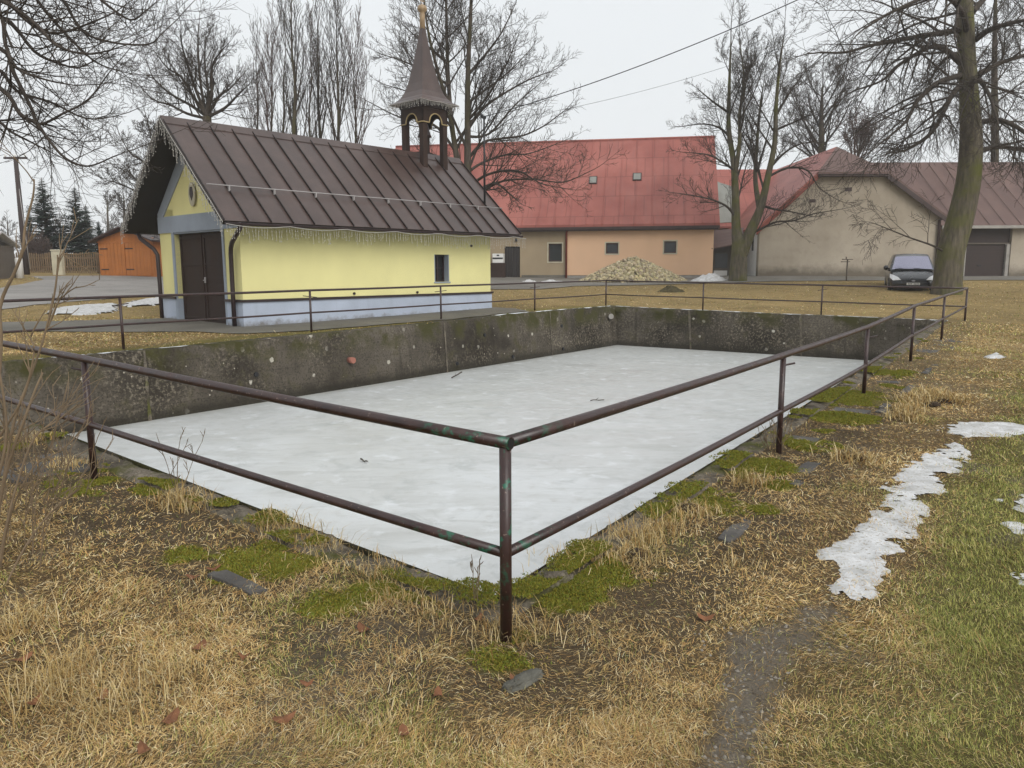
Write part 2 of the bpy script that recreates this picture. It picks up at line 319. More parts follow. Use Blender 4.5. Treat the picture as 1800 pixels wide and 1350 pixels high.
# ------------------------------------------------------------------ zones
PX = lambda L: [gp(*p) for p in L]
ROAD = PX([(-90,552),(0,545),(60,537),(160,528),(290,518),(420,516),(430,486),(170,485),(50,486),(80,492),(0,507),(-90,513)])
PATH = PX([(-120,566),(0,567),(290,560),(330,560),(430,568),(640,556),(868,541),(905,543),(930,548),(780,563),(640,574),(545,582),(430,588),(330,584),(0,584),(-120,586)])
YARD = PX([(866,509),(950,509),(1010,503),(1200,500),(1330,496),(1560,494),(1700,493),(1800,493)])+[(48,44),(48,70),(-14,70),(-14,44)]
SNOWS = [PX([(1438,990),(1470,958),(1510,945),(1545,900),(1575,850),(1592,822),(1640,795),(1692,775),(1702,795),(1672,830),(1650,870),(1618,905),(1592,960),(1557,990),(1547,1030),(1522,1064),(1482,1048),(1458,1036),(1478,1002)]),
    PX([(1650,758),(1690,745),(1760,744),(1800,750),(1950,755),(1950,778),(1800,768),(1740,770),(1690,771)]),
    PX([(1733,876),(1770,880),(1800,868),(1880,880),(1880,908),(1800,902),(1788,890)]), PX([(1778,925),(1800,918),(1850,930),(1850,945),(1795,940)]), PX([(1788,1012),(1830,1005),(1840,1030),(1795,1026)]),
    PX([(82,553),(95,544),(150,537),(205,534),(207,545),(195,551),(140,554)]), PX([(212,537),(240,529),(285,522),(330,522),(330,531),(285,536),(225,540)]), PX([(1728,628),(1750,623),(1765,627),(1745,631)])]
BARE = PX([(1150,1420),(1230,1300),(1265,1220),(1215,1110),(1310,1080),(1400,1050),(1470,1040),(1540,1085),(1500,1150),(1420,1180),(1375,1230),(1350,1320),(1335,1420)])
MOSS = [(*gp(a, b), r) for a, b, r in [(1062,1012,.26),(930,1050,.2),(1000,1050,.16),(440,975,.22),(520,985,.15),(600,1055,.2),(640,1030,.15),(1250,885,.35),(1180,905,.2),(1330,825,.38),(1410,780,.3),(1490,700,.6),(1470,735,.4),(880,1165,.18),(845,1060,.2),(1560,655,.4),(900,1120,.12),(740,1040,.15)]]
_rm = random.Random(42)
for _k in range(46):
    _s, _t = _rm.random(), _rm.random(); _a, _b, _L = ((RIM[0], RIM[1], .75), (RIM[3], RIM[0], 1.))[_k % 2]; _d = (_b-_a)/np.linalg.norm(_b-_a); _nn = np.array([_d[1], -_d[0]]); _p = (_a+(_b-_a)*_t*_L if _k % 2 == 0 else _b+(_a-_b)*_t*.5)+_nn*_rm.uniform(.08,.75); MOSS.append((_p[0], _p[1], _rm.uniform(.05,.17)))
GA, GB = np.array(gp(1560,1110)), np.array(gp(1760,700))
def zones(x, y):
    d = np.hypot(x, y)
    nz = fbm(x, y, .9, 21)-.5
    bare = np.where(inpoly(x, y, BARE), 1., 0.)*sm(0, .12, polydist(x, y, BARE)+nz*.4+(fbm(x,y,6,33)-.5)*.15); bare = np.maximum(bare, sm(.64, .74, fbm(x,y,1.6,31))*.45*sm(20, 6, d))
    t = (GB-GA)/np.linalg.norm(GB-GA); side = (x-GA[0])*t[1]-(y-GA[1])*t[0]
    green = sm(-.25, .35, side+nz*.7)*(.75+.6*fbm(x,y,.45,41))*sm(14, 8, y)
    low = sm(3.8, 2.6, y+nz)*sm(.4, 2., x); green = np.maximum(green*(1-.3*low), low*.45)
    green = np.maximum(green, sm(.6, .75, fbm(x,y,1.1,51))*.4); green = np.maximum(green, sm(12, 22, y)*.22)
    moss = np.zeros_like(x)
    ma, mb_ = fbm(x,y,4.5,61)-.5, (fbm(x,y,17,63)-.5)*.12
    for mx, my, r in MOSS:
        k = (np.abs(x-mx) < r*2.6+.1) & (np.abs(y-my) < r*2.6+.1)
        if k.any(): moss[k] = np.maximum(moss[k], sm(r*1.25, r*.35, np.hypot(x[k]-mx, (y[k]-my)*1.15)+ma[k]*r*2.+mb_[k]))
    for mx, my, r in []: moss = np.maximum(moss, sm(r*1.25, r*.35, np.hypot(x-mx, (y-my)*1.15)+(fbm(x,y,4.5,61)-.5)*r*2.+(fbm(x,y,17,63)-.5)*.12))
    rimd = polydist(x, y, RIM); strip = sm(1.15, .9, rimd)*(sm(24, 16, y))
    left = segdist(x, y, OUT[2], OUT[3]); moss = np.maximum(moss, sm(.9, .3, left+nz*.8)*.6)
    return np.clip(bare,0,1), np.clip(green,0,1), np.clip(moss,0,1), strip, rimd
def gcol(x, y):
    bare, green, moss, strip, rimd = zones(x, y); d = np.hypot(x, y)[:,None]; w = sm(5, 22, d)
    f = fbm(x, y, .6, 71)[:,None]; near = np.array([.11,.077,.042]); far = np.array([.31,.225,.105])*(.65+.7*f)
    c = near*(1-w)+far*w
    fg = np.array([.17,.15,.055]); c = c*(1-green[:,None]*.75)+(np.array([.11,.105,.035])*(1-w)+fg*w)*green[:,None]*.75
    b = (bare*(1-sm(14, 30, np.hypot(x,y))*.6))[:,None]; c = c*(1-b)+np.array([.15,.13,.105])*b
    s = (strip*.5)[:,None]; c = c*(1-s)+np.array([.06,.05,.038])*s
    m = moss[:,None]; return c*(1-m)+np.array([.15,.14,.022])*m
# ------------------------------------------------------------------ ground sheet with the pool cut out
rng = np.random.default_rng(7)
def ringpts(Q, n): return [p for i in range(4) for p in along(Q[i], Q[(i+1) % 4], n[i])[:-1]]
hole = ringpts(OUT, (180, 70, 120, 110))
pts = [tuple(p) for p in hole]
def grid(x0, x1, y0, y1, st, excl=None):
    X, Y = np.meshgrid(np.arange(x0, x1, st), np.arange(y0, y1, st)); X = X.ravel()+rng.uniform(-.3,.3,X.size)*st; Y = Y.ravel()+rng.uniform(-.3,.3,Y.size)*st
    k = ~inpoly(X, Y, OUT) & (polydist(X, Y, OUT) > st*.3)
    if excl: k &= ~((X > excl[0]) & (X < excl[1]) & (Y > excl[2]) & (Y < excl[3]))
    return list(zip(X[k], Y[k]))
pts += grid(-5, 6, 1.2, 9, .07); pts += grid(-16, 22, -3, 32, .35, (-5,6,1.2,9)); pts += grid(-60, 60, -14, 84, 1.6, (-16,22,-3,32)); pts += grid(-320, 320, -60, 330, 16, (-60,60,-14,84))
nh = len(hole)
r = delaunay_2d_cdt([Vector(p) for p in pts], [(i, (i+1) % nh) for i in range(nh)], [], 0, 1e-5)
gv = np.array([tuple(p) for p in r[0]]); gf = np.array([f for f in r[2] if len(f) == 3]); cen = gv[gf].mean(1); gf = gf[~inpoly(cen[:,0], cen[:,1], [tuple(p) for p in hole])]
GV = np.column_stack([gv, gz(gv[:,0], gv[:,1])])
a_, b_, c_ = GV[gf[:,0]], GV[gf[:,1]], GV[gf[:,2]]; flip = np.cross(b_-a_, c_-a_)[:,2] < 0; gf[flip] = gf[flip][:, ::-1]
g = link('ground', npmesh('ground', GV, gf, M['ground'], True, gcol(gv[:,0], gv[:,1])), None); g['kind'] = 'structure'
def sheet(name, poly, mat, dz, st, edge=0., thick=None, smooth_edge=0):
    P = []
    if thick:
        q_ = np.array(poly); ar = np.sum(q_[:,0]*np.roll(q_[:,1],-1)-np.roll(q_[:,0],-1)*q_[:,1]); t_ = np.roll(q_,-1,0)-np.roll(q_,1,0); t_ /= np.linalg.norm(t_,axis=1)[:,None]; poly = q_+np.stack([t_[:,1],-t_[:,0]],-1)*np.sign(ar)*min(.062, .3*np.ptp(q_,0).min())
    for i in range(len(poly)):
        a, b = np.array(poly[i]), np.array(poly[(i+1) % len(poly)]); n = max(1, int(np.linalg.norm(b-a)/st))
        P += [a+(b-a)*k/n for k in range(n)]
    P = np.array(P)
    if edge: P = P+np.stack([fbm(P[:,0],P[:,1],1.2/edge**.5,91)-.5, fbm(P[:,0],P[:,1],1.2/edge**.5,97)-.5], -1)*edge*2+np.stack([fbm(P[:,0],P[:,1],16,191)-.5, fbm(P[:,0],P[:,1],16,197)-.5], -1)*edge*1.1
    n = len(P); lo, hi = P.min(0), P.max(0); X, Y = np.meshgrid(np.arange(lo[0], hi[0], st), np.arange(lo[1], hi[1], st)); X, Y = X.ravel(), Y.ravel()
    k = inpoly(X, Y, [tuple(p) for p in P]) & (polydist(X, Y, P) > st*.35); q = [tuple(p) for p in P]+list(zip(X[k], Y[k]))
    r = delaunay_2d_cdt([Vector(p) for p in q], [(i, (i+1) % n) for i in range(n)], [], 1, 1e-5)
    v = np.array([tuple(p) for p in r[0]]); f = np.array([t for t in r[2] if len(t) == 3])
    ed = polydist(v[:,0], v[:,1], P); z = gz(v[:,0], v[:,1])+dz
    if thick: z = z-dz-.008+thick*sm(0, smooth_edge, ed)*(.5+1.*fbm(v[:,0],v[:,1],5,99)); cc_ = v[f].mean(1); f = f[polydist(cc_[:,0], cc_[:,1], P) > (fbm(cc_[:,0], cc_[:,1], 7, 121)-.42)*.42*(1 if st < .1 else 1.5)]
    V = np.column_stack([v, z]); c = V[f]; fl = np.cross(c[:,1]-c[:,0], c[:,2]-c[:,0])[:,2] < 0; f[fl] = f[fl][:, ::-1]
    return link(name, npmesh(name, V, f, mat, True), None)
for nm, P, m, st in (('road', ROAD, 'asphalt', .6), ('path', PATH, 'pathmat', .3), ('yard', YARD, 'gravelyard', 1.4)):
    o = sheet(nm, P, M[m], .02 if nm != 'yard' else .03, st, .12 if nm != 'yard' else .3); o['kind'] = 'structure'
for i, (P, lab) in enumerate(zip(SNOWS, ('long ragged strip of melting snow beside the green grass','snow strip running across the wheel track by the green lawn','snow patch on the green lawn nearest the camera on the far edge','small scrap of snow on the green lawn','smallest crumb of snow low on the green lawn','dirty snow patch on the verge beside the road','snow patch on the verge against the yellow chapel','tiny snow spot on the tan lawn'))):
    o = sheet('snow_patch', P, M['snow'], .02, .022 if i < 5 else .1, .09, .016 if i < 5 else .05, .07); tag(o, lab, 'snow', 'patches of melting snow', 'stuff')
# ------------------------------------------------------------------ pool basin
basin = thing('pool_basin', 'deep old concrete pool basin with mossy dark walls around the ice', 'pool', (0,0,0))
def wallstrip(Pa, Pb, Ia, Ib, n, name, lab=None, mat='concrete', nz=10):
    mb = MB(); T = along(Pa, Pb, n); B = along(Ia, Ib, n); v = []
    zt = gz0(np.array([p[0] for p in T]), np.array([p[1] for p in T]))+.0
    for j in range(nz+1):
        for i in range(n+1):
            w = j/nz; p = T[i]*(1-w)+B[i]*w; z = zt[i]*(1-w)+(ZI-.25)*w; nn = (noise.noise(Vector((p[0]*1.5, p[1]*1.5, z*1.5)))*.02+noise.noise(Vector((p[0]*7, p[1]*7, z*7)))*.008)*(0 if j == 0 else 1)
            v.append((p[0]+nn, p[1]+nn, z))
    f = [(j*(n+1)+i, j*(n+1)+i+1, (j+1)*(n+1)+i+1, (j+1)*(n+1)+i) for j in range(nz) for i in range(n)]
    mb.add(v, f, True); o = mb.build(name, M[mat], basin, label=lab); return o
wallstrip(RIM[0], RIM[1], ICEQ[0], ICEQ[1], 60, 'retaining_wall'); wallstrip(RIM[1], RIM[2], ICEQ[1], ICEQ[2], 60, 'retaining_wall'); wallstrip(RIM[2], RIM[3], ICEQ[2], ICEQ[3], 90, 'retaining_wall'); wallstrip(RIM[3], RIM[0], ICEQ[3], ICEQ[0], 60, 'retaining_wall')
def coping(i, n, amp, mat='rimcon'):
    a, b, c, d = RIM[i], RIM[(i+1) % 4], OUT[i], OUT[(i+1) % 4]; I = along(a, b, n); O = along(c, d, n); v = []; m = 5
    zi = gz0(np.array([p[0] for p in I]), np.array([p[1] for p in I])); zo = gz(np.array([p[0] for p in O]), np.array([p[1] for p in O]))
    for k in range(n+1):
        for j in range(m+1):
            w = j/m; p = I[k]*(1-w)+O[k]*w; z = zi[k]*(1-w)+zo[k]*w+.0
            h = noise.noise(Vector((p[0]*4, p[1]*4, 1.)))*amp+noise.noise(Vector((p[0]*13, p[1]*13, 5.)))*amp*.5
            q = p+(I[k]-O[k])*(noise.noise(Vector((p[0]*3.1, p[1]*3.1, 9.)))*.35*amp/.03 if j == 0 else 0)*.35
            v.append((q[0], q[1], z+h-(.02 if j == 0 else 0)-(.03 if j == m else 0)))
    f = [(k*(m+1)+j, k*(m+1)+j+1, (k+1)*(m+1)+j+1, (k+1)*(m+1)+j) for k in range(n) for j in range(m)]
    o0 = len(v)     # worn nosing below the edge
    for k in range(n+1): x, y, z = v[k*(m+1)]; e = (I[k]-O[k])*.02; v.append((x+e[0], y+e[1], z-.16))
    f += [(o0+k, k*(m+1), (k+1)*(m+1), o0+k+1) for k in range(n)]
    MB().add(v, f, True).build('coping', M[mat], basin)
coping(0, 320, .04); coping(1, 120, .02, 'concrete'); coping(2, 160, .03, 'concrete'); coping(3, 280, .04)
# pale joints in the long and far walls, pipes
def wallpt(i, t, w):            # point on wall i at fraction t along, w down
    T = RIM[i]*(1-t)+RIM[(i+1) % 4]*t; B = ICEQ[i]*(1-t)+ICEQ[(i+1) % 4]*t; p = T*(1-w)+B*w; zt = float(gz0(T[0], T[1])); return Vector((p[0], p[1], zt*(1-w)+(ZI-.25)*w))
for i, t, wd, lab in ((2,.44,.035,'pale seam in the wall'),(2,.83,.035,'pale seam in the wall'),(1,.36,.05,None),(2,.2,.025,None),(1,.72,.05,None)):
    d = Vector((*(RIM[(i+1) % 4]-RIM[i]), 0)).normalized(); nin = Vector((-d.y, d.x, 0)); v = []; n = 14
    for k in range(n+1):
        w = k/n; p = wallpt(i, t, w)+nin*.022; a = wd*(.75+.5*noise.noise(Vector((k*.7, i, t*9)))); v += [p-d*a, p+d*a]
    MB().add(v, [(2*k, 2*k+1, 2*k+3, 2*k+2) for k in range(n)], True).build('wall_joint', M['rimcon'], basin, label=lab)
p = wallpt(2, .015, .2); MB().tube([p-Vector((0,.1,0)), p+Vector((-.02,-.28,0))], .09, 14).build('drain_pipe', M['concretelt'], basin, label='short pale pipe sticking out of the far corner')
d2 = Vector((*(RIM[3]-RIM[2]), 0)).normalized(); p = wallpt(2, .60, .42); MB().tube([p, p+Vector((-d2.y, d2.x, 0))*.16], .07, 12).build('drain_pipe', simple('terracotta_pipe', (.35,.14,.1), .8), basin, label='broken reddish clay pipe end')
for t, w in ((.17,.3),(.17,.75),(.3,.75),(.36,.3),(.42,.72),(.72,.45)):
    p = wallpt(2, t, w); MB().tube([p, p+Vector((-d2.y, d2.x, 0))*.035], .05, 10).build('wall_hole', M['dark'], basin)
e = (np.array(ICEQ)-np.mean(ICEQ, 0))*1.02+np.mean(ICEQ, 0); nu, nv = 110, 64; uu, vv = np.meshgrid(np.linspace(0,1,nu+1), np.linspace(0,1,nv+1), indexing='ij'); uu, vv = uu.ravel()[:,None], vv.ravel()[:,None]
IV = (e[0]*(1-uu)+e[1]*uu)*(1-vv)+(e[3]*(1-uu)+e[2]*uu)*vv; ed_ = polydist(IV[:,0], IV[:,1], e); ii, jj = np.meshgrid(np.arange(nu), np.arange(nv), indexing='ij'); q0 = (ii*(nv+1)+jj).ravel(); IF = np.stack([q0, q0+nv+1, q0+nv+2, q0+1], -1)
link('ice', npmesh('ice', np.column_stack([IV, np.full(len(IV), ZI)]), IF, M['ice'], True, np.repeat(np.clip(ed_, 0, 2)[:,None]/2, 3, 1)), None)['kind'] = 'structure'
for k, (px, py, l, a, lab) in enumerate(((803,664,.42,1.0,'short dark stick lying on the ice by the long wall'),(1050,705,.3,.2,'thin twig on the grey middle of the ice'),(640,812,.22,2.2,'thin twig on the ice behind the near rail'))):
    d = ray(px, py); q = Vector(d*((ZI-CZ)/d[2]))+Vector((0,0,CZ+.012)); rs = random.Random(k); P = [q+Vector((math.cos(a)*l*(j/5-.5), math.sin(a)*l*(j/5-.5), rs.uniform(0,.02)+.02*(j if k == 0 else 0))) for j in range(6)]
    m = MB().tube(P, .009 if k else .015, 6); m.tube([P[2], P[2]+Vector((math.cos(a+.7)*l*.3, math.sin(a+.7)*l*.3, .03))], .006, 5); tag(m.build('twig', M['bark']), lab, 'stick')
# ------------------------------------------------------------------ pavement slabs and edging stones along the near sides
pv = MB(); rs = random.Random(5)
def slab(c, d, lx, ly, h, tilt=.03):
    d = Vector((*d, 0)).normalized(); n = Vector((-d.y, d.x, 0)); P = []
    c3 = Vector((*c, 0)); cn_ = [(sx*lx*rs.uniform(.85,1.08), sy*ly*rs.uniform(.8,1.1)) for sx, sy in ((-1,-1),(1,-1),(1,1),(-1,1))]
    for k in range(4):
        (x0, y0), (x1, y1) = cn_[k], cn_[(k+1) % 4]
        for w in (0, .35, .7): x, y = x0+(x1-x0)*w, y0+(y1-y0)*w; P.append(c3+d*(x+rs.uniform(-.015,.015))+n*(y+rs.uniform(-.012,.012)))
    z = float(gz(c[0], c[1])); tz = rs.uniform(-tilt, tilt)
    pv.prism([Vector((p.x, p.y, z-.12+h+(p-Vector((*c, 0))).dot(d)*tz)) for p in P], (0,0,.12))
for side, (a, b), sg in ((0, (FA, FB), -1), (3, (FD, FA), -1)):
    L = np.linalg.norm(b-a); d = (b-a)/L; nn = np.array([-d[1], d[0]]); s = .4 if side == 0 else L-5.6
    while s < (17 if side == 0 else L-.5):
        l = rs.uniform(.25,.55)
        if rs.random() < .42: slab(tuple(a+d*(s+l/2)-nn*rs.uniform(-.02,.12)), d, l/2, rs.uniform(.16,.24), rs.uniform(-.012,.006))
        if rs.random() < .28: slab(tuple(a+d*(s+l/2)-nn*rs.uniform(.36,.42)), d, l/2, rs.uniform(.045,.06), rs.uniform(.0,.02))
        s += l+.03
o = pv.build('pavement', M['slate'], None, bevel=.008); o['kind'] = 'structure'
# ------------------------------------------------------------------ railing
rail = thing('pool_railing', 'brown painted steel pipe railing with peeling green paint around the frozen pool', 'railing', (FA[0], FA[1], 0))
L3 = lambda a, b, t: a+(b-a)*t
zf = lambda p: float(gz0(p[0], p[1]))
posts = [('A', FA, .0)]+[('R', L3(FA, FB, t), dz) for t, dz in ((.192,-.05),(.365,-.07),(.548,0),(.753,0))]+[('B', FB, 0)]+[('F', L3(FB, FC, t), 0) for t in (.338,.674)]+[('C', FC, 0)]+[('L', L3(FD, FC, t), 0) for t in (.793,.589,.387,.19)]+[('D', FD, 0)]+[('N', L3(FA, FD, t), 0) for t in (.667,.334)]
BZ = {'A':0,'B':.19,'C':.34,'D':.26}
def basez(p):
    def bil(a, b, ka, kb): t = np.dot(p-a, b-a)/np.dot(b-a, b-a); return BZ[ka]*(1-t)+BZ[kb]*t
    best = min((('A','B',FA,FB),('B','C',FB,FC),('C','D',FC,FD),('D','A',FD,FA)), key=lambda s: float(segdist(p[0], p[1], s[2], s[3]))); return bil(best[2], best[3], best[0], best[1])
off = Vector((FA[0], FA[1], 0)); PT = []
for k, p, dz in posts:
    zt = basez(p)+.9+dz; zb = min(float(gz(p[0], p[1])), zt-.8)-.1
    PT.append((k, p, zt, MB().tube([Vector((p[0], p[1], zb))-off, Vector((p[0], p[1], zt-.02))-off], .027 if k in 'ABCD' else .025, 14).build('post', M['rail'], rail)))
V3 = lambda q, h: Vector((q[1][0], q[1][1], q[2]-.9+h))-off
seq = {s: [PT[i] for i in ix] for s, ix in (('R',(0,1,2,3,4,5)),('F',(5,6,7,8)),('L',(8,9,10,11,12,13)),('N',(13,14,15,0)))}
def sagline(P, sag):
    o = []
    for a, b in zip(P[:-1], P[1:]): o += [a.lerp(b, k/6)-Vector((0,0,math.sin(math.pi*k/6)*sag)) for k in range(6)]
    return o+[P[-1]]
for s, P in seq.items():
    T = sagline([V3(q, .9) for q in P], .006); B = sagline([V3(q, .40) for q in P], .008)
    if s == 'N': T[-1] = T[-1]+(T[-1]-T[-2]).normalized()*.03
    MB().tube(T, .028 if s in 'NR' else .025, 16).build('top_rail', M['rail'], rail)
    MB().tube(B, .0235 if s in 'NR' else .02, 14).build('lower_rail', M['rail'], rail)
    if s == 'N': d = (T[-1]-T[-2]).normalized(); MB().tube([T[-1], T[-1]+d*.002], .021, 14).build('pipe_opening', M['dark'], rail)  # dark disc on the capped end, painting the shade inside the pipe
for i, dr in ((1,(1,.4)),(15,(-1,.35)),(9,(1,-.2)),(10,(1,.1)),(11,(-1,0)),(12,(1,-.1)),(6,(1,.2)),(2,(.9,.3))):
    k, p, zt, po = PT[i]; q = Vector((p[0], p[1], zt-.09 if i in (1,15) else zt-.14))-off; d = Vector((dr[0], dr[1], .12)).normalized()
    MB().tube([q-d*(.02 if i in (1,15,2) else .16), q+d*(.13 if i in (1,15) else .16)], .009, 8).build('stub_bar', M['rail'], po)
# ------------------------------------------------------------------ yellow chapel
CX, CY, CT, L, W, BZc = -6.451, 18.411, .833, 8.576, 4.336, .27
ch = thing('chapel', 'small yellow chapel with pale blue plinth, brown metal roof and open bell turret', 'chapel', (CX, CY, BZc), CT)
SL = 2.59/2.824; wz = lambda y: 2.48+.656*SL+min(y, W-y)*SL
H0 = wz(0)-.1; HA = wz(W/2)-.1; e = 1e-3
m = MB(); t = .35
m.box((0,0,.62),(6.17,t,H0)); m.box((6.77,0,.62),(L,t,H0)); m.box((6.17,0,.62),(6.77,t,1.01)); m.box((6.17,0,1.82),(6.77,t,H0))          # long side with window opening
m.box((t,W-t,.62),(L-t,W,H0))
m.box((0,t,.62),(t,.83,H0)); m.box((0,3.46,.62),(t,W,H0))                                        # piers beside the door
m.prism([(0,.0,2.8),(0,W,2.8),(0,W,H0),(0,W/2,HA),(0,0,H0)], (.0-.004,0,0)) if False else None
m.prism([(.0,t,2.62),(.0,W-t,2.62),(.0,W-t,H0+t*SL),(.0,W/2,HA),(.0,t,H0+t*SL)], (t,0,0))
m.prism([(L-t,t,.62),(L-t,W-t,.62),(L-t,W-t,H0+t*SL),(L-t,W/2,HA),(L-t,t,H0+t*SL)], (t,0,0)); m.box((L-t,t*.0+t,.62),(L-.002,W-t,.7))
m.build('wall', M['yellow'], ch)
m = MB(); pz = -.5
m.box((-.03,-.03,pz),(L+.03,t,.61)); m.box((-.03,W-t,pz),(L+.03,W+.03,.61)); m.box((L-t,t,pz),(L+.03,W-t,.61)); m.box((-.03,t,pz),(t,.80,.61)); m.box((-.03,3.49,pz),(t,W-t,.61)); m.build('plinth', M['plinth'], ch)
m = MB(); m.box((-.07,-.07,.61),(L+.07,.1,.67)); m.box((-.07,.1,.61),(.1,.80,.67)); m.box((-.07,3.50,.61),(.1,W+.07,.67)); m.box((L-.1,.1,.61),(L+.07,W+.07,.67)); m.build('plinth_ledge', M['ledge'], ch)
fs = MB()        # blue frieze over the door and raking bands
fs.box((-.035,-.012,2.37),(.1,W+.012,2.8))
for s in (0, 1):
    a = [(-.03,.0,2.8),(-.03,.0,H0-.02),(-.03,W/2,HA-.02),(-.03,W/2,HA-.6),(-.03,.33,2.8)]
    if s: a = [(x, W-y, z) for x, y, z in a]
    fs.prism(a, (.06,0,0))
fs.box((-.004+.1,-.012,2.45),(.9,.0,2.62))
fs.build('frieze', M['bluegrey'], ch)
ds = MB(); ds.box((-.032,.74,.0),(.2,.83,2.37)); ds.box((-.032,3.46,.0),(.2,3.58,2.37)); ds.box((-.0,.83,2.33),(.2,3.46,2.37)); ds.build('door_surround', M['bluegrey'], ch)
for s, (y0, y1) in enumerate(((.84,2.14),(2.16,3.45))):
    d = MB(); d.box((.14,y0,-.1),(.19,y1,2.32)); 
    for yy in (y0+.03, y1-.09): d.box((.115,yy,-.05),(.14,yy+.06,2.3))
    for zz in (.1,.75,1.5,2.2): d.box((.12,y0+.09,zz),(.14,y1-.09,zz+.05))
    lf = d.build('door_leaf', M['brown'], ch)
    if s == 0: MB().box((.09,y1-.1,1.05),(.113,y1-.04,1.2)).tube([(.09,y1-.07,1.12),(.05,y1-.07,1.12),(.05,y1-.2,1.12)], .012, 6).build('door_handle', M['steelwhite'], lf)
st = MB(); st.box((-.55,.7,-.45),(-.035,3.6,-.03)); st.build('doorstep', M['concretelt'], ch)
# window
w = MB(); w.box((6.172,.24,1.012),(6.768,.28,1.818)); wf = w.build('window', M['dark'], ch)
f_ = MB(); 
for a in (6.19,6.45,6.70): f_.box((a,.2,1.02),(a+.05,.24,1.81))
for a in (1.02,1.4,1.77): f_.box((6.19,.195,a),(6.75,.2,a+.04))
f_.build('grille', M['ledge'], wf)
MB().box((6.14,-.03,.975),(6.80,.2,1.008)).build('sill', M['bluegrey'], wf)
rv = MB(); rv.box((6.745,.0,1.012),(6.768,.195,1.815)); rv.box((6.172,.0,1.012),(6.2,.195,1.815)); rv.build('reveal', M['bluegrey'], wf)
for x, z in ((3.23,.74),(5.47,.72),(7.71,2.1)): MB().tube([(x,.01,z),(x,-.04,z)], .035, 10).build('wall_vent', M['ledge'], ch)
# emblem
em = MB(); P = [(-.036, 2.18+.17*math.cos(a), 3.28+.30*math.sin(a)) for a in [2*math.pi*k/24 for k in range(24)]]; em.prism(P, (-.03,0,0)); eo = em.build('emblem', M['cream'], ch)
em = MB(); P = [(-.068, 2.18+.085*math.cos(a), 3.33+.15*math.sin(a)-(.05 if k % 4 == 0 else 0)) for k, a in enumerate([2*math.pi*k/16 for k in range(16)])]; em.prism(P, (-.012,0,0)); em.build('emblem_relief', M['ledge'], eo)
# roof
q, q2, ov = -.725, L+.746, .656; rf = MB(); NX = 17; th = .09
ye, ze, yr, zr = -ov, 2.48, W/2, 5.07
for s in (0, 1):
    fy = (lambda y: y) if s == 0 else (lambda y: W-y)
    v = [(q,fy(ye),ze),(q2,fy(ye),ze),(q2,fy(yr),zr),(q,fy(yr),zr)]; nrm = Vector((0,-(zr-ze),yr-ye)).normalized(); nrm = Vector((0, nrm.y if s == 0 else -nrm.y, nrm.z))
    rf.prism([Vector(p)-nrm*.02 for p in v], nrm*.02)
roof = rf.build('roof', M['roofbrown'], ch)
so = MB()
for s in (0, 1):
    fy = (lambda y: y) if s == 0 else (lambda y: W-y); nrm = Vector((0,-(zr-ze),yr-ye)).normalized(); nrm = Vector((0, nrm.y if s == 0 else -nrm.y, nrm.z))
    v = [(q+.02,fy(ye+.02),ze+.02*SL),(q2-.02,fy(ye+.02),ze+.02*SL),(q2-.02,fy(yr),zr),(q+.02,fy(yr),zr)]; so.prism([Vector(p)-nrm*.14 for p in v], nrm*.116)
    so.box((q+.03,(fy(ye)-.02 if s == 0 else fy(ye)-.1),ze-.16),(q2-.03,(fy(ye)+.1 if s == 0 else fy(ye)+.02),ze-.03)) if False else None
so.build('soffit', M['soffit'], roof)
for s in (0, 1):
    fy = (lambda y: y) if s == 0 else (lambda y: W-y); nrm = Vector((0,-(zr-ze),yr-ye)).normalized(); nrm = Vector((0, nrm.y if s == 0 else -nrm.y, nrm.z)); sm_ = MB()
    for k in range(NX+1):
        x = q+.012+(q2-q-.024)*k/NX; a = Vector((x,fy(ye),ze)); b = Vector((x,fy(yr-.1),zr-.1*SL)); sm_.prism([a+Vector((-.011,0,0)),a+Vector((.011,0,0)),b+Vector((.011,0,0)),b+Vector((-.011,0,0))], nrm*.045)
    sm_.build('standing_seam', M['seam'], roof)
rc = MB(); rc.prism([(q-.01,yr-.2,zr-.2*SL+.03),(q-.01,yr,zr+.045),(q-.01,yr+.2,zr-.2*SL+.03),(q-.01,yr+.2,zr-.2*SL+.012),(q-.01,yr,zr+.012),(q-.01,yr-.2,zr-.2*SL+.012)], (q2-q+.02,0,0)); rc.build('ridge_cap', M['roofbrown'], roof)
for s in (0, 1):
    y = ye if s == 0 else W-ye; sg = -1 if s == 0 else 1; gm = MB(); pr = []
    for k in range(9): a = math.pi*k/8; pr.append((q+.03, y+sg*.06+.065*math.cos(a), ze-.045-.065*math.sin(a)))
    for k in range(8,-1,-1): a = math.pi*k/8; pr.append((q+.03, y+sg*.06+.057*math.cos(a), ze-.041-.057*math.sin(a)))
    gm.prism(pr, (q2-q-.06,0,0)); gm.build('gutter', M['ledge'], roof)
sb = MB(); ys = .17; zs = ze+(ys-ye)*SL; sb.tube([(q+.05,ys-.05,zs+.1),(q2-.05,ys-.05,zs+.1)], .014, 8)
for k in range(1, NX, 2): x = q+(q2-q)*k/NX; sb.box((x-.015,ys-.08,zs-.03),(x+.015,ys-.02,zs+.1))
sb.build('snow_guard', M['steelwhite'], roof)
dp = MB(); dp.tube([(-.35,-.72,2.42),(-.33,-.62,2.3),(-.2,.0,2.02),(-.13,.2,1.9),(-.11,.26,1.75),(-.11,.27,.9),(-.11,.27,.03)], .055, 12); dp.build('downpipe', M['ledge'], ch)
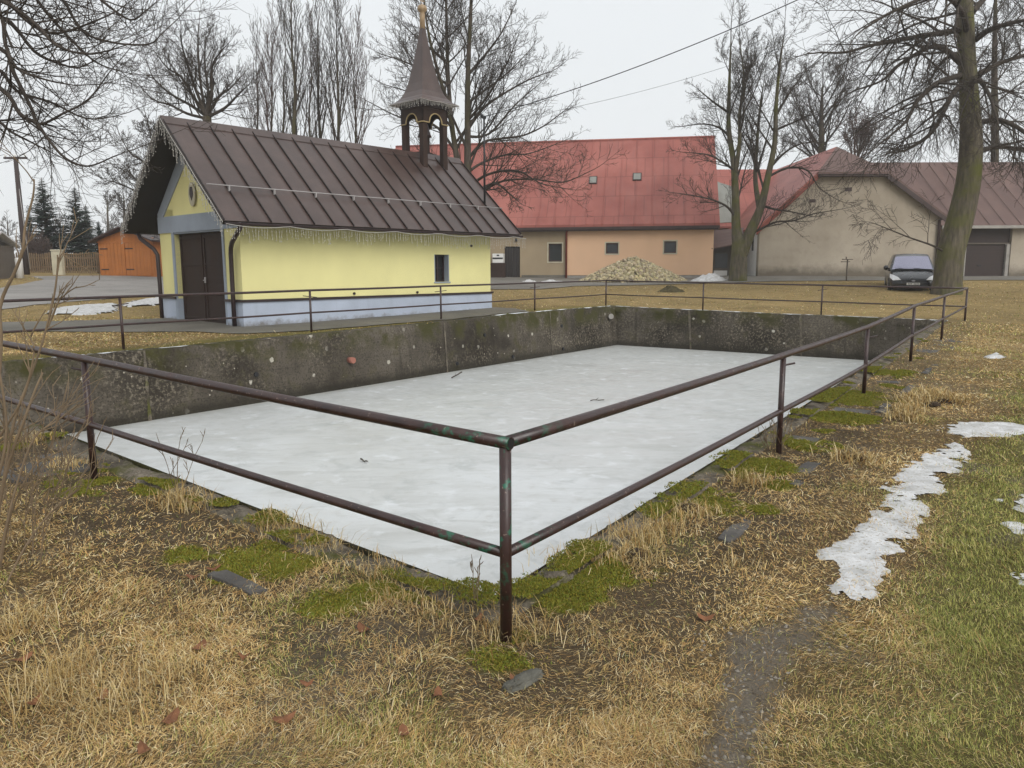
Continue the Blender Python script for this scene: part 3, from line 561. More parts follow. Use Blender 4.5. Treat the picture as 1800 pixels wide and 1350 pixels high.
dp = MB(); dp.tube([(-.3,W+.70,2.42),(-.28,W+.62,2.25),(-.1,W+.2,1.95),(-.05,W+.12,1.8),(-.05,W+.11,.9),(-.05,W+.11,.03)], .055, 12); dp.build('downpipe', M['ledge'], ch)
ms = MB(); ms.tube([(8.73,.38,ze+(.38-ye)*SL),(8.73,.38,6.15)], [.035,.028], 8); ms.tube([(8.55,.3,6.1),(8.9,.5,6.12)], .02, 6)
for dx in (-.12,.12): ms.lathe([(.03,0),(.05,.03),(.05,.07),(.02,.1)], (8.73+dx,.4+dx*.5,6.11), 8)
ms.tube([(8.73,.38,6.0),(8.9,.3,5.75),(8.85,.32,5.5),(8.76,.36,5.6)], .012, 5); ms.build('roof_mast', M['cable'], ch)
# bell turret
tx, ty = 7.8, W/2; a = .43
tw = bpy.data.objects.new('bell_turret', None); COL.objects.link(tw); tw.parent = ch; tw.location = (tx, ty, 0)
for sx in (-1, 1):
    for sy in (-1, 1):
        zb = ze+(min(ty+sy*a, W-(ty+sy*a))-ye)*SL-.15
        p = MB(); p.box((sx*a-.095,sy*a-.095,zb),(sx*a+.095,sy*a+.095,6.1)); p.build('post', M['brown'], tw, bevel=.015)
zA, zB = 6.1-.12, 6.62
for s in range(4):
    Mx = Matrix.Rotation(s*math.pi/2, 4, 'Z'); hw = a+.1; P = [(-hw,zB),(-hw,zA)]+[(-hw+.19,zA)]+[(-.26*math.cos(k*math.pi/10), zA+.03+.27*math.sin(k*math.pi/10)) for k in range(11)]+[(hw-.19,zA),(hw,zA),(hw,zB)]
    m = MB(); m.prism([Mx@Vector((x, -a-.1, z)) for x, z in P], Mx.to_3x3()@Vector((0,.06,0))); m.build('arch_panel', M['brown'], tw)
    tr = MB(); pts3 = [Mx@Vector((x, -a-.115, z)) for x, z in [(-hw-.01,zA),(-.265,zA)]+[(-.265*math.cos(k*math.pi/12), zA+.02+.275*math.sin(k*math.pi/12)) for k in range(13)]+[(.265,zA),(hw+.01,zA)]]; tr.tube(pts3, .022, 6); tr.build('arch_trim', M['trimgold'], tw)
sp = MB(); prof = [(.80,6.58),(.79,6.61),(.66,6.68),(.54,6.80),(.44,6.98),(.355,7.25),(.29,7.55),(.225,7.9),(.165,8.25),(.11,8.6),(.07,8.95)]
v = []; 
for r_, z in prof: v += [(-r_,-r_,z),(r_,-r_,z),(r_,r_,z),(-r_,r_,z)]
f = [(i*4+j,i*4+(j+1) % 4,(i+1)*4+(j+1) % 4,(i+1)*4+j) for i in range(len(prof)-1) for j in range(4)]+[(3,2,1,0),tuple(len(v)-4+j for j in range(4))]; sp.add(v, f); sp.build('spire', M['roofbrown'], tw)
co = MB(); co.box((-.56,-.56,6.45),(.56,.56,6.575)); co.build('cornice', M['ledge'], tw, bevel=.01)
fi = MB(); fi.lathe([(.085,8.93),(.085,9.35),(.075,9.42),(.11,9.45),(.15,9.5),(.16,9.55),(.13,9.62),(.05,9.66),(.012,9.68),(.012,9.86)], (0,0,0), 14); fi.box((-.09,-.012,9.76),(.09,.012,9.785)); fi.build('finial', M['gold'], tw)
be = MB(); be.lathe([(.23,5.62),(.2,5.7),(.15,5.85),(.12,6.0),(.05,6.08),(.02,6.2),(.02,6.4)], (0,0,0), 16); be.build('bell', M['ledge'], tw)
chM = Matrix.Translation((CX, CY, BZc))@Matrix.Rotation(CT, 4, 'Z')
# icicle light strings hung on the chapel
def lights(name, path, drop, step, label, seed, swag=.06, every=1.6):
    rr = random.Random(seed); m = MB(); path = [Vector(p) for p in path]; tot = 0
    for a, b in zip(path[:-1], path[1:]):
        L_ = (b-a).length; n = max(2, int(L_/.2)); pp = []
        for k in range(n+1):
            s = tot+L_*k/n; pp.append(a.lerp(b, k/n)-Vector((0,0,abs(math.sin(math.pi*s/every))*swag)))
        m.tube(pp, .008, 4, False); k = 0.
        while k < L_:
            s = tot+k; p = a.lerp(b, k/L_)-Vector((0,0,abs(math.sin(math.pi*s/every))*swag)); h = drop*rr.uniform(.45,1.15); o = Vector((rr.uniform(-.04,.04), rr.uniform(-.03,.03), 0))
            m.tube([p, p+o*.5-Vector((0,0,h*.5)), p+o*rr.uniform(-.5,1.5)-Vector((0,0,h))], .0034, 3, False)
            for j in range(3): c = p+o*.5*(j+1)/2-Vector((0,0,h*(j+1)/3)); m.box(c-Vector((.006,.006,.011)), c+Vector((.006,.006,.011)))
            k += step*rr.uniform(.6,1.4)
        tot += L_
    m.v = [tuple(chM@Vector(p)) for p in m.v]; o = m.build(name, M['lightwire']); tag(o, label, 'string lights', 'icicle light strings on the chapel'); return o
lights('light_string', [(q,ye-.13,ze-.08),(q2+.1,ye-.13,ze-.09)], .30, .08, 'pale icicle lights hanging along the long eave above the yellow wall', 1)
lights('light_string', [(q-.04,yr,zr+.02),(q-.04,ye-.05,ze-.02)], .4, .07, 'icicle lights down the gable verge nearest the long roof slope', 2, .02)
lights('light_string', [(q-.04,yr,zr+.02),(q-.04,W-ye+.05,ze-.02)], .4, .07, 'icicle lights down the dark shaded gable verge facing the road', 3, .02)
c_ = .80; lights('light_string', [(tx-c_,ty-c_,6.6),(tx+c_,ty-c_,6.6),(tx+c_,ty+c_,6.6),(tx-c_,ty+c_,6.6),(tx-c_,ty-c_,6.6)], .17, .06, 'icicle lights ringing the eaves of the bell turret spire', 4, .02, .8)
lights('light_string', [(q2+.03,yr,zr+.02),(q2+.03,ye,ze)], .16, .16, 'light string down the rear verge of the brown roof', 5, .03)
# ------------------------------------------------------------------ farmhouse
hr = at(1252,488,45.); hl = at(905,490,47.); hd = Vector((hr.x-hl.x, hr.y-hl.y, 0)).normalized(); HZ = float(gz0(6, 46))-.05
hx = math.atan2(hd.y, hd.x); ho = Vector((hr.x, hr.y, HZ))     # origin = right front foot; x runs left negative
fh = thing('farmhouse', 'long farmhouse with big faded red roof and half beige, half peach walls', 'house', ho, hx)
def hloc(px, py, off=0.):       # point on the facade plane in house coordinates
    n = Vector((math.sin(hx), -math.cos(hx), 0)); d = Vector(ray(px, py)); o = Vector((0,0,CZ)); s = (ho-o).dot(n)/d.dot(n); p = o+d*s-ho
    return p.dot(hd), p.z
LH = 20.5; DH = 10.6; xs = hloc(996,440)[0]; zE = hloc(1252,396)[1]; zEt = hloc(1252,391)[1]
def facade(x0, x1, z0, z1, holes, th=.4, y0=0.):
    m = MB(); X = sorted({x0, x1, *[h[0] for h in holes], *[h[1] for h in holes]}); 
    for a, b in zip(X[:-1], X[1:]):
        hs = sorted([h for h in holes if h[0] <= a+1e-6 and h[1] >= b-1e-6], key=lambda h: h[2]); z = z0
        for h in hs:
            if h[2] > z: m.box((a,y0,z),(b,y0+th,h[2]))
            z = h[3]
        m.box((a,y0,z),(b,y0+th,z1))
    return m
def hrect(x0, y0, x1, y1): a = hloc(x0, y1); b = hloc(x1, y0); return (a[0], b[0], a[1], b[1])
win1 = hrect(964,428,988,460); win2 = hrect(1065,427,1087,446); win3 = hrect(1167,424,1189,445); dor = hrect(887,433,914,491); dor = (dor[0],dor[1],.02,dor[3])
m = facade(-LH, xs, -.6, zE, [win1, dor]); m.build('wall', M['tan'], fh, label='beige render wall section with plank door')
m = facade(xs+.002, 0, .25, zE, [win2, win3], y0=-.06); m.build('wall', M['pink'], fh, label='smooth peach render wall section')
m = MB(); m.box((xs+.01,-.03,-.6),(-.005,.3,.248)); m.build('plinth', M['concretelt'], fh)
m = MB(); m.box((-LH,-.025,-.6),(dor[0]-.02,0-.001,.2)); m.box((dor[1]+.1,-.025,-.6),(xs-.02,-.001,.27)); m.build('plinth', M['pathmat'], fh, label='dark damp plinth')
m = MB(); m.prism([(-.4,0.,-.6),(-.4,DH,-.6),(-.4,DH,zE),(-.4,DH/2,zE+5.4),(-.4,.0,zE)], (.36,0,0)); m.prism([(-LH,0.4,-.6),(-LH,DH,-.6),(-LH,DH,zE),(-LH,DH/2,zE+5.4),(-LH,.4,zE)], (.36,0,0)); m.box((-LH+.36,DH-.4,-.6),(-.4,DH,zE)); m.build('gable_wall', M['tan'], fh)
rz0 = zEt-.05; ry0 = -.5
apx = at(1237,240,50.1); rzz = apx.z-HZ; ryc = DH/2
m = MB()
for s in (0, 1):
    fy = (lambda y: y) if s == 0 else (lambda y: DH-y); m.prism([(-LH-.3,fy(ry0),rz0),(.28,fy(ry0),rz0),(.28,fy(ryc),rzz),(-LH-.3,fy(ryc),rzz)], (0,0,-.14))
hroof = m.build('roof', M['redroof'], fh)
sn = MB(); hs = (rzz-rz0)/(ryc-ry0)
for k in range(1, 22): x = .28-(LH+.58)*k/22; sn.prism([(x-.015,ry0+.02,rz0+.02*hs),(x+.015,ry0+.02,rz0+.02*hs),(x+.015,ryc,rzz),(x-.015,ryc,rzz)], (0,-.02,.028))
sn.build('sheet_seam', M['redroof'], hroof)
MB().tube([(-LH-.3,ryc,rzz+.01),(.29,ryc,rzz+.01)], .07, 8).build('ridge_cap', M['redroof'], hroof)
MB().box((-LH-.3,ry0-.06,rz0-.30),(.28,ry0+.02,rz0-.142)).build('gutter', M['gutter'], fh)
MB().box((-LH,ry0+.02,rz0-.36),(.2,.0-.07,rz0-.24)).build('eave_board', M['gutter'], fh)
for (x0, y0, x1, y1) in ((1035,311,1050,324),(1112,305,1128,318)):
    def rp(px, py):
        nr = Vector((0,-hs,1)).normalized(); Mh = Matrix.Rotation(hx, 3, 'Z'); n = Mh@nr; o = Vector((0,0,CZ)); p0 = ho+Mh@Vector((0,ry0,rz0)); d = Vector(ray(px, py)); s = (p0-o).dot(n)/d.dot(n); return Mh.transposed()@(o+d*s-ho)
    a, b = rp(x0, y1), rp(x1, y0); nr = Vector((0,-hs,1)).normalized(); P = [(a.x,a.y,a.z),(b.x,a.y,a.z),(b.x,b.y,b.z),(a.x,b.y,b.z)]
    sk = MB(); sk.prism(P, nr*.07); so_ = sk.build('skylight', M['gutter'], hroof); c = (Vector(P[0])+Vector(P[2]))/2
    MB().add([c+(Vector(p)-c)*.8+nr*.076 for p in P], [(0,1,2,3)]).build('pane', M['greyroof'], so_)
def hwindow(r, fr, tag_=None, y0=0., sill=True, par=fh):
    m = MB(); w_ = .07; x0, x1, z0, z1 = r
    m.box((x0,y0+.1,z0),(x0+w_,y0+.16,z1)); m.box((x1-w_,y0+.1,z0),(x1,y0+.16,z1)); m.box((x0+w_,y0+.1,z0),(x1-w_,y0+.16,z0+w_)); m.box((x0+w_,y0+.1,z1-w_),(x1-w_,y0+.16,z1)); o = m.build('window', fr, par)
    MB().box((x0+w_,y0+.13,z0+w_),(x1-w_,y0+.14,z1-w_)).build('pane', M['glass'], o)
    s = MB(); b = .07
    s.box((x0-b,y0-.012,z0-b),(x0,y0+.05,z1+b)); s.box((x1,y0-.012,z0-b),(x1+b,y0+.05,z1+b)); s.box((x0,y0-.012,z1),(x1,y0+.05,z1+b)); s.box((x0,y0-.03,z0-b),(x1,y0+.09,z0)); s.build('window_surround', M['cream'], o); return o
M['winbrown'] = simple('window_frame_brown', (.06,.03,.022), .6); hwindow(win1, M['winbrown']); hwindow(win2, M['winbrown'], y0=-.06); hwindow(win3, M['winbrown'], y0=-.06)
m = MB(); n = 6
for k in range(n): a = dor[0]+(dor[1]-dor[0])*k/n; m.box((a+.006,.08,.0),(a+(dor[1]-dor[0])/n-.006,.13,dor[3]-.02))
m.build('door', simple('old_plank_door', (.035,.03,.028), .85, .4, 4, streak=(9,9,.5)), fh)
MB().tube([(xs,-.14,-.05),(xs,-.14,rz0-.45),(xs+.1,-.4,rz0-.28)], .06, 8).build('downpipe', M['pipe_red'], fh)
MB().tube([(dor[0]+.75,-.05,dor[3]+.35),(dor[0]+.75,-.2,dor[3]+.4)], .08, 8).build('lamp', M['blackplastic'], fh)
# small cabinet beside the door
p = hloc(879,489); cb = thing('cabinet', 'dark cabinet with a white box on top beside the old plank door', 'cabinet', ho+hd*p[0]+Vector((math.sin(hx),-math.cos(hx),0))*.5+Vector((0,0,.05)), hx)
m = MB(); m.box((-.42,-.3,.0),(.42,.3,.95)); m.box((-.62,-.28,.82),(-.42,.1,.9)); m.build('base', M['brown'], cb, bevel=.02)
m = MB(); m.box((-.32,-.26,.95),(.34,.24,1.5)); wb = m.build('white_box', M['white'], cb, bevel=.02)
m = MB(); m.box((-.3,-.275,1.18),(.32,-.262,1.27)); m.box((-.05,-.275,1.36),(.1,-.262,1.44)); m.build('slot', M['dark'], wb)
# ------------------------------------------------------------------ grey barn with half-hipped gable
YB = 44.; bz = float(gz0(19, 44)); bo = Vector((0, YB, bz))
bl = at(1332,486,YB); br_ = at(1645,488,YB); evl = at(1330,401,YB); evr = at(1660,380,YB); hpl = at(1436,303,YB); hpr = at(1555,303,YB); apx = at(1484,258,YB+2.2)
barn = thing('barn', 'large grey-beige barn with blank half-hipped gable end', 'barn', (bl.x, YB, bz))
o_ = Vector((bl.x, YB, bz)); xR = br_.x-bl.x; DB = 12.; cxp = (hpl.x+hpr.x)/2-bl.x
ze1 = evl.z-bz; zh = hpl.z-bz; hl_, hr_ = hpl.x-bl.x, hpr.x-bl.x; ze2 = zh-(xR-hr_)*(hpr.z-evr.z)/(evr.x-hpr.x); zap = apx.z-bz
m = MB(); m.prism([(0,0,-.6),(xR,0,-.6),(xR,0,ze2-.1),(hr_,0,zh-.1),(hl_,0,zh-.1),(0,0,ze1+.02)], (0,.4,0)); m.build('wall', M['barnwall'], barn, label='blank rendered gable wall stained dark at its foot')
m = MB(); m.box((0,.4,-.6),(.4,DB,ze1-.05)); m.build('side_wall', M['white'], barn, label='whitewashed side wall'); m = MB(); m.box((xR-.4,.4,-.6),(xR,DB,ze2-.1)); m.build('side_wall', M['barnwall'], barn)
exl, exr = evl.x-bl.x-.1, evr.x-bl.x; t = .12; R3 = Vector((cxp, 2.1, zap)); R4 = Vector((cxp, DB+.3, zap))
zl = evl.z-bz
A1, A2 = Vector((exl,-.35,zl)), Vector((hl_-.05,-.35,zh)); B1, B2 = Vector((exr,-.35,evr.z-bz)), Vector((hr_+.05,-.35,zh))
m = MB(); m.prism([A1, A2, R3, R4, Vector((exl,DB+.3,zl))], (0,0,-t)); broof = m.build('roof_slope', M['redroof'], barn, label='red roof slope')
m = MB(); m.prism([B2, B1, Vector((exr,DB+.3,evr.z-bz)), R4, R3], (0,0,-t)); m.build('roof_slope', M['maroon'], barn)
m = MB(); m.prism([A2+Vector((-.05,-.1,-.03)), B2+Vector((.05,-.1,-.03)), R3], (0,0,-t)); m.build('hip_slope', M['maroon'], barn)
m = MB(); m.prism([A2+Vector((0,-.12,-.2)), B2+Vector((0,-.12,-.2)), B2+Vector((0,.3,-.2)), A2+Vector((0,.3,-.2))], (0,0,-.06)); m.build('eave_board', M['gutter'], barn)
for P, Q, s in ((A1,A2,1),(B1,B2,-1)):
    m = MB(); m.prism([P+Vector((0,.0,-t)), Q+Vector((0,.0,-t)), Q+Vector((0,.0,-t-.28)), P+Vector((0,.0,-t-.28))], (0,.05,0)); m.build('verge_board', M['pipe_red'] if s == 1 else M['gutter'], barn)
for px, py, r in ((1428,353,.18),(1491,333,.2)):
    p = at(px, py, YB)-o_; m = MB(); m.box((p.x-r,-.02,p.z-r*.5),(p.x+r,-.005,p.z+r*.5)); m.build('vent', M['gutter'], barn)
m = MB(); z0 = .0; m.box((-.012,1.0,1.5),(.0-.001,1.3,2.6)); m.build('window', M['dark'], barn)
MB().tube([(xR-.1,-.12,-.05),(xR-.1,-.12,ze2-.4),(xR+.1,-.3,ze2-.2)], .08, 8).build('downpipe', M['gutter'], barn)
# wing with the garage door
YW = 45.2; wl = at(1650,488,YW); wg = thing('garage_wing', 'low wing with long maroon roof and wide brown garage door behind the big tree', 'garage', (wl.x, YW, bz-.05))
ow = Vector((wl.x, YW, bz-.05)); WL = 26.; ge = at(1750,396,YW)-ow; gl = at(1697,428,YW)-ow; gr = at(1778,428,YW)-ow
m = facade(0, WL, -.5, ge.z, [(gl.x, gr.x, -.5, ge.z-.02)], .4); m.build('wall', M['barnwall'], wg)
m = MB(); m.box((gl.x,.2,gl.z+.04),(gr.x,.26,ge.z-.03)); m.build('transom_panel', M['garage'], wg)
m = MB(); m.box((gl.x,.1,gl.z-.04),(gr.x,.3,gl.z+.04)); m.build('lintel', M['woodgrey'], wg)
m = MB(); n = 9
for k in range(n): z0 = (gl.z-.06)*k/n; m.box((gl.x+.12,.2,z0+.006),(gr.x-.22,.24,z0+(gl.z-.06)/n-.006))
m.box((gl.x+.1,.241,-.1),(gr.x-.2,.3,gl.z-.04)); gd = m.build('garage_door', M['garage'], wg); MB().box((gl.x+.9,.16,.62),(gl.x+1.15,.2,.7)).build('handle', M['dark'], gd)
m = MB(); m.box((gl.x-.02,.05,-.1),(gl.x+.12,.3,gl.z-.05)); m.build('door_post', M['concretelt'], wg); m = MB(); m.box((gr.x-.22,.05,-.1),(gr.x-.02,.3,gl.z-.05)); m.build('door_post', M['concretelt'], wg)
rt = at(1700,285,YW+5.2)-ow; m = MB(); m.prism([(-.3,-.45,ge.z-.02),(WL+.3,-.45,ge.z-.02),(WL+.3,5.2,rt.z),(-3.2,5.2,rt.z),(-1.6,2.2,ge.z+(rt.z-ge.z)*.45)], (0,0,-.12)); m.prism([(-3.,5.21,rt.z),(WL+.3,5.21,rt.z),(WL+.3,10.4,ge.z),(-3.,10.4,ge.z)], (0,0,-.12)); wr = m.build('roof', M['maroon'], wg)
sn = MB(); sl = (rt.z-ge.z)/5.65
for k in range(1, 30): x = -.3+.92*k; sn.prism([(x-.012,-.44,ge.z),(x+.012,-.44,ge.z),(x+.012,5.1,rt.z-.05),(x-.012,5.1,rt.z-.05)], (0,0,.03))
sn.build('sheet_seam', M['maroon'], wr); MB().box((-.3,-.52,ge.z-.2),(WL+.3,-.42,ge.z-.03)).build('gutter', M['concretelt'], wg)
# rear building, lean-to
YR = 55.; a = at(1236,298,YR); b = at(1420,298,YR); e0 = at(1236,398,YR-4.5); rb = thing('rear_outbuilding', 'red roofed outbuilding with a grey roof patch between house and barn', 'outbuilding', (e0.x-2.5, YR-4.5, float(gz0(12,50))))
ob_ = Vector(rb.location); wL = b.x-e0.x+4.; zr_ = a.z-ob_.z; zo = e0.z-ob_.z
m = MB(); m.box((0,.3,-.5),(wL,.7,zo-.1)); m.build('wall', M['tan'], rb); m = MB(); m.prism([(-.2,0,zo),(wL,0,zo),(wL,4.5,zr_),(-.2,4.5,zr_)], (0,0,-.12)); m.prism([(-.2,4.51,zr_),(wL,4.51,zr_),(wL,9,zo),(-.2,9,zo)], (0,0,-.12)); rr_ = m.build('roof', M['redroof'], rb)
def onR(px, py):
    n = Vector((0,-(zr_-zo),4.5)).normalized(); d = Vector(ray(px, py)); o = Vector((0,0,CZ)); p0 = ob_+Vector((0,0,zo)); return o+d*((p0-o).dot(n)/d.dot(n))-ob_
P = [onR(x, y) for x, y in ((1246,312),(1266,322),(1292,330),(1291,391),(1256,393))]; m = MB(); m.prism([p+Vector((0,-.01,.012)) for p in P], (0,-.012,.02)); m.build('roof_patch', M['greyroof'], rr_)
YL = 46.5; a = at(1251,406,YL); b = at(1312,401,YL); c = at(1251,437,YL-1.6); d = at(1312,425,YL-1.6); bs = at(1312,487,YL)
ln = thing('lean_to', 'low dark lean-to with a maroon corrugated roof behind the forked tree', 'lean-to', (a.x, YL, float(gz0(12,46.5)))); ol = Vector(ln.location)
m = MB(); n = 5
for k in range(n):
    w0, w1 = k/n, (k+1)/n-.03; q_ = lambda w: (a.lerp(c, w)-ol, b.lerp(d, w)-ol); (p0, p1), (p2, p3) = q_(w0), q_(w1); m.prism([p0+Vector((0,0,.03)), p1+Vector((0,0,.03)), p3, p2], (0,.0,-.07))
m.build('roof', M['maroon'], ln); m = MB(); m.box((0,-.2,-.5),(bs.x-a.x,.2,c.z-ol.z+.35)); m.build('wall', M['woodgrey'], ln); m = MB(); m.box((.15,-.25,-.2),(.95,-.202,.35)); m.build('white_panel', M['white'], ln)
m = MB(); m.box((.2,-.22,.5),(.95,-.204,1.35)); m.build('window', M['glass'], ln)
# ------------------------------------------------------------------ stone heap, snow heap, little sign
def heap(name, c, rx, ry, h, n, mat, label, cat, smin, smax, seed):
    rr = random.Random(seed); m = MB(); cx, cy = c; z0 = float(gz0(cx, cy)); ico = [(0,0,1),(.89,0,.45),(.28,.85,.45),(-.72,.53,.45),(-.72,-.53,.45),(.28,-.85,.45),(.72,.53,-.45),(-.28,.85,-.45),(-.89,0,-.45),(-.28,-.85,-.45),(.72,-.53,-.45),(0,0,-1)]
    fc = [(0,1,2),(0,2,3),(0,3,4),(0,4,5),(0,5,1),(1,6,2),(2,7,3),(3,8,4),(4,9,5),(5,10,1),(6,7,2),(7,8,3),(8,9,4),(9,10,5),(10,6,1),(6,11,7),(7,11,8),(8,11,9),(9,11,10),(10,11,6)]
    cols = []
    for k in range(n):
        a = rr.uniform(0, 2*math.pi); r = math.sqrt(rr.random()); s = rr.uniform(smin, smax); hh = h*max(0, 1-r**1.25)*(1+.1*math.sin(3*a)); x, y = cx+rx*r*math.cos(a), cy+ry*r*math.sin(a)
        R3_ = Matrix.Rotation(rr.uniform(0,6), 3, Vector((rr.random(), rr.random(), rr.random()+.1)).normalized()); sc = Vector((s*rr.uniform(.7,1.2), s*rr.uniform(.6,1.1), s*rr.uniform(.5,.9)))
        m.add([Vector((x, y, z0+hh))+R3_@Vector((p[0]*sc.x*rr.uniform(.8,1.15), p[1]*sc.y, p[2]*sc.z)) for p in ico], fc); g_ = rr.uniform(.35,1.); cols += [(.54*g_,.475*g_*rr.uniform(.9,1.02),.31*g_*rr.uniform(.8,1.05))]*12
    core = len(m.v); ring = 24; cv = [(cx, cy, z0+h*.93)]
    for j, w in enumerate((.25,.5,.75,1.)): cv += [(cx+rx*w*math.cos(2*math.pi*i/ring), cy+ry*w*math.sin(2*math.pi*i/ring), z0+h*(1-w**1.25)-.06) for i in range(ring)]
    m.add(cv, [(0,1+i,1+(i+1) % ring) for i in range(ring)]+[(1+j*ring+i,1+(j+1)*ring+i,1+(j+1)*ring+(i+1) % ring,1+j*ring+(i+1) % ring) for j in range(3) for i in range(ring)]); cols += [(.16,.14,.1)]*len(cv)
    o = m.build(name, mat); at_ = o.data.attributes.new('Col', 'FLOAT_COLOR', 'POINT'); at_.data.foreach_set('color', np.hstack([np.array(cols), np.ones((len(cols),1))]).astype(np.float32).ravel()); tag(o, label, cat); return o
hc = at(1113,490,42.6); o = heap('stone_heap', (hc.x, hc.y), 2.95, 1.5, 1.2, 2600, colmat('heap_stone', .9), 'broad heap of pale broken stones in front of the peach wall', 'heap', .07, .15, 3)
def mound(name, c, rx, ry, h, mat, label, cat, seed, kind=None, nr=14, na=40):
    v = [(c[0], c[1], float(gz0(*c))+h)]; f = []
    for j in range(1, nr+1):
        for i in range(na):
            w = j/nr; a = 2*math.pi*i/na; k = 1+.25*noise.noise(Vector((math.cos(a)*1.3, math.sin(a)*1.3, seed))); x, y = c[0]+rx*w*k*math.cos(a), c[1]+ry*w*k*math.sin(a)
            v.append((x, y, float(gz0(x, y))-.03+h*(1-w**1.6)*(1+.5*noise.noise(Vector((x/rx*2, y/rx*2, seed)))+.35*noise.noise(Vector((x/rx*7, y/rx*7, seed))))))
    f = [(0,1+i,1+(i+1) % na) for i in range(na)]+[(1+j*na+i,1+(j+1)*na+i,1+(j+1)*na+(i+1) % na,1+j*na+(i+1) % na) for j in range(nr-1) for i in range(na)]
    return tag(MB().add(v, f, True).build(name, mat), label, cat, None, kind)
c = at(1246,494,41.6); mound('snow_heap', (c.x, c.y), 1.1, .75, .36, M['snow'], 'rounded heap of dirty snow at the corner of the peach wall', 'snow heap', 2.)
for px in (931, 972): c = at(px,494,42.); mound('snow_heap', (c.x, c.y), .75 if px > 950 else .5, .4, .16, M['snow'], 'low snow scrap below the house window' if px > 950 else 'low snow scrap beside the plank door', 'snow heap', px*1.)
c = at(1178,507,35.); mound('brush_clump', (c.x, c.y), .7, .5, .3, simple('dead_brush', (.075,.062,.03), .95, .5, 9, .1, bst=.9, bsc=20), 'low dark clump of brush in the lawn before the stone heap', 'brush', 5.)
c = at(1488,487,40.); sg = thing('bird_table', 'small dark wooden stand with a flat top before the blank barn wall', 'stand', (c.x, c.y, float(gz0(c.x, c.y)))); zt = at(1488,456,40.).z-sg.location.z
MB().tube([(0,0,-.1),(0,0,zt)], .035, 6).build('post', M['woodgrey'], sg); m = MB(); m.box((-.24,-.12,zt-.02),(.24,.12,zt+.02)); m.box((-.3,-.1,zt-.14),(.1,.1,zt-.1)); m.box((-.1,-.02,zt+.02),(-.05,.02,zt+.14)); m.build('top_board', M['woodgrey'], sg)
# ------------------------------------------------------------------ car
cc = at(1603,516,34.5); cz = float(gz0(cc.x, cc.y)); hd_ = math.atan2(-.93, -.40)
car = thing('parked_car', 'dark grey people carrier parked on the lawn beside the big mossy tree', 'car', (cc.x+.45, cc.y+1.2, cz-.12), hd_)
st = [(2.40,.52,.34,.50),(2.36,.72,.27,.57),(2.22,.84,.22,.66),(1.95,.91,.20,.79),(1.5,.94,.19,.93),(1.1,.95,.19,1.02),(0,.95,.19,1.04),(-1.5,.95,.19,1.07),(-2.1,.93,.22,1.1),(-2.33,.86,.30,1.08),(-2.40,.75,.42,1.0)]
v = []; K = 20
for x, w_, zb, zt in st:
    for k in range(K):
        a = 2*math.pi*k/K; cx_, sx_ = math.cos(a), math.sin(a); pw = .42; v.append((x, w_*math.copysign(abs(cx_)**pw, cx_), (zb+zt)/2+(zt-zb)/2*math.copysign(abs(sx_)**.5, sx_)))
f = [(i*K+j,i*K+(j+1) % K,(i+1)*K+(j+1) % K,(i+1)*K+j) for i in range(len(st)-1) for j in range(K)]+[tuple(range(K))[::-1],tuple((len(st)-1)*K+j for j in range(K))]
MB().add(v, f, True).build('body', M['carpaint'], car)
prof = [(1.34,.98),(1.02,1.21),(.66,1.45),(.40,1.60),(-.1,1.71),(-1.0,1.73),(-1.7,1.67),(-2.15,1.5),(-2.38,1.05)]
wz_ = lambda z: .91-(z-.98)*.30; v = []
for x, z in prof:
    w_ = wz_(z); v += [(x,-w_,z-.015),(x,-w_*.85,z+.0),(x,-w_*.4,z+.025),(x,w_*.4,z+.025),(x,w_*.85,z),(x,w_,z-.015)]
n6 = len(prof); f = [(i*6+j,i*6+j+1,(i+1)*6+j+1,(i+1)*6+j) for i in range(n6-1) for j in range(5)]; v += [(x,-wz_(1.03),1.02) for x, z in prof]+[(x,wz_(1.03),1.02) for x, z in prof]
f += [(6*n6+i, 6*n6+i+1, (i+1)*6, i*6) for i in range(n6-1)]+[(7*n6+i, i*6+5, (i+1)*6+5, 7*n6+i+1) for i in range(n6-1)]
MB().add(v, f, True).build('roof', M['carpaint'], car)
def gl3(x, z, y): return Vector((x, y, z))
nrm = Vector((.5,0,.85)).normalized(); P = []
for x, z in prof[:4]: w_ = wz_(z)*.9; P.append([Vector((x,-w_,z+.002)), Vector((x,-w_*.45,z+.027)), Vector((x,w_*.45,z+.027)), Vector((x,w_,z+.002))])
P[0] = [p+(P[1][i]-p)*.12 for i, p in enumerate(P[0])]; P[3] = [p+(P[2][i]-p)*.15 for i, p in enumerate(P[3])]
MB().add([p+nrm*.02 for r in P for p in r], [(i*4+j,i*4+j+1,(i+1)*4+j+1,(i+1)*4+j) for i in range(3) for j in range(3)], True).build('windscreen', M['windscreen'], car)
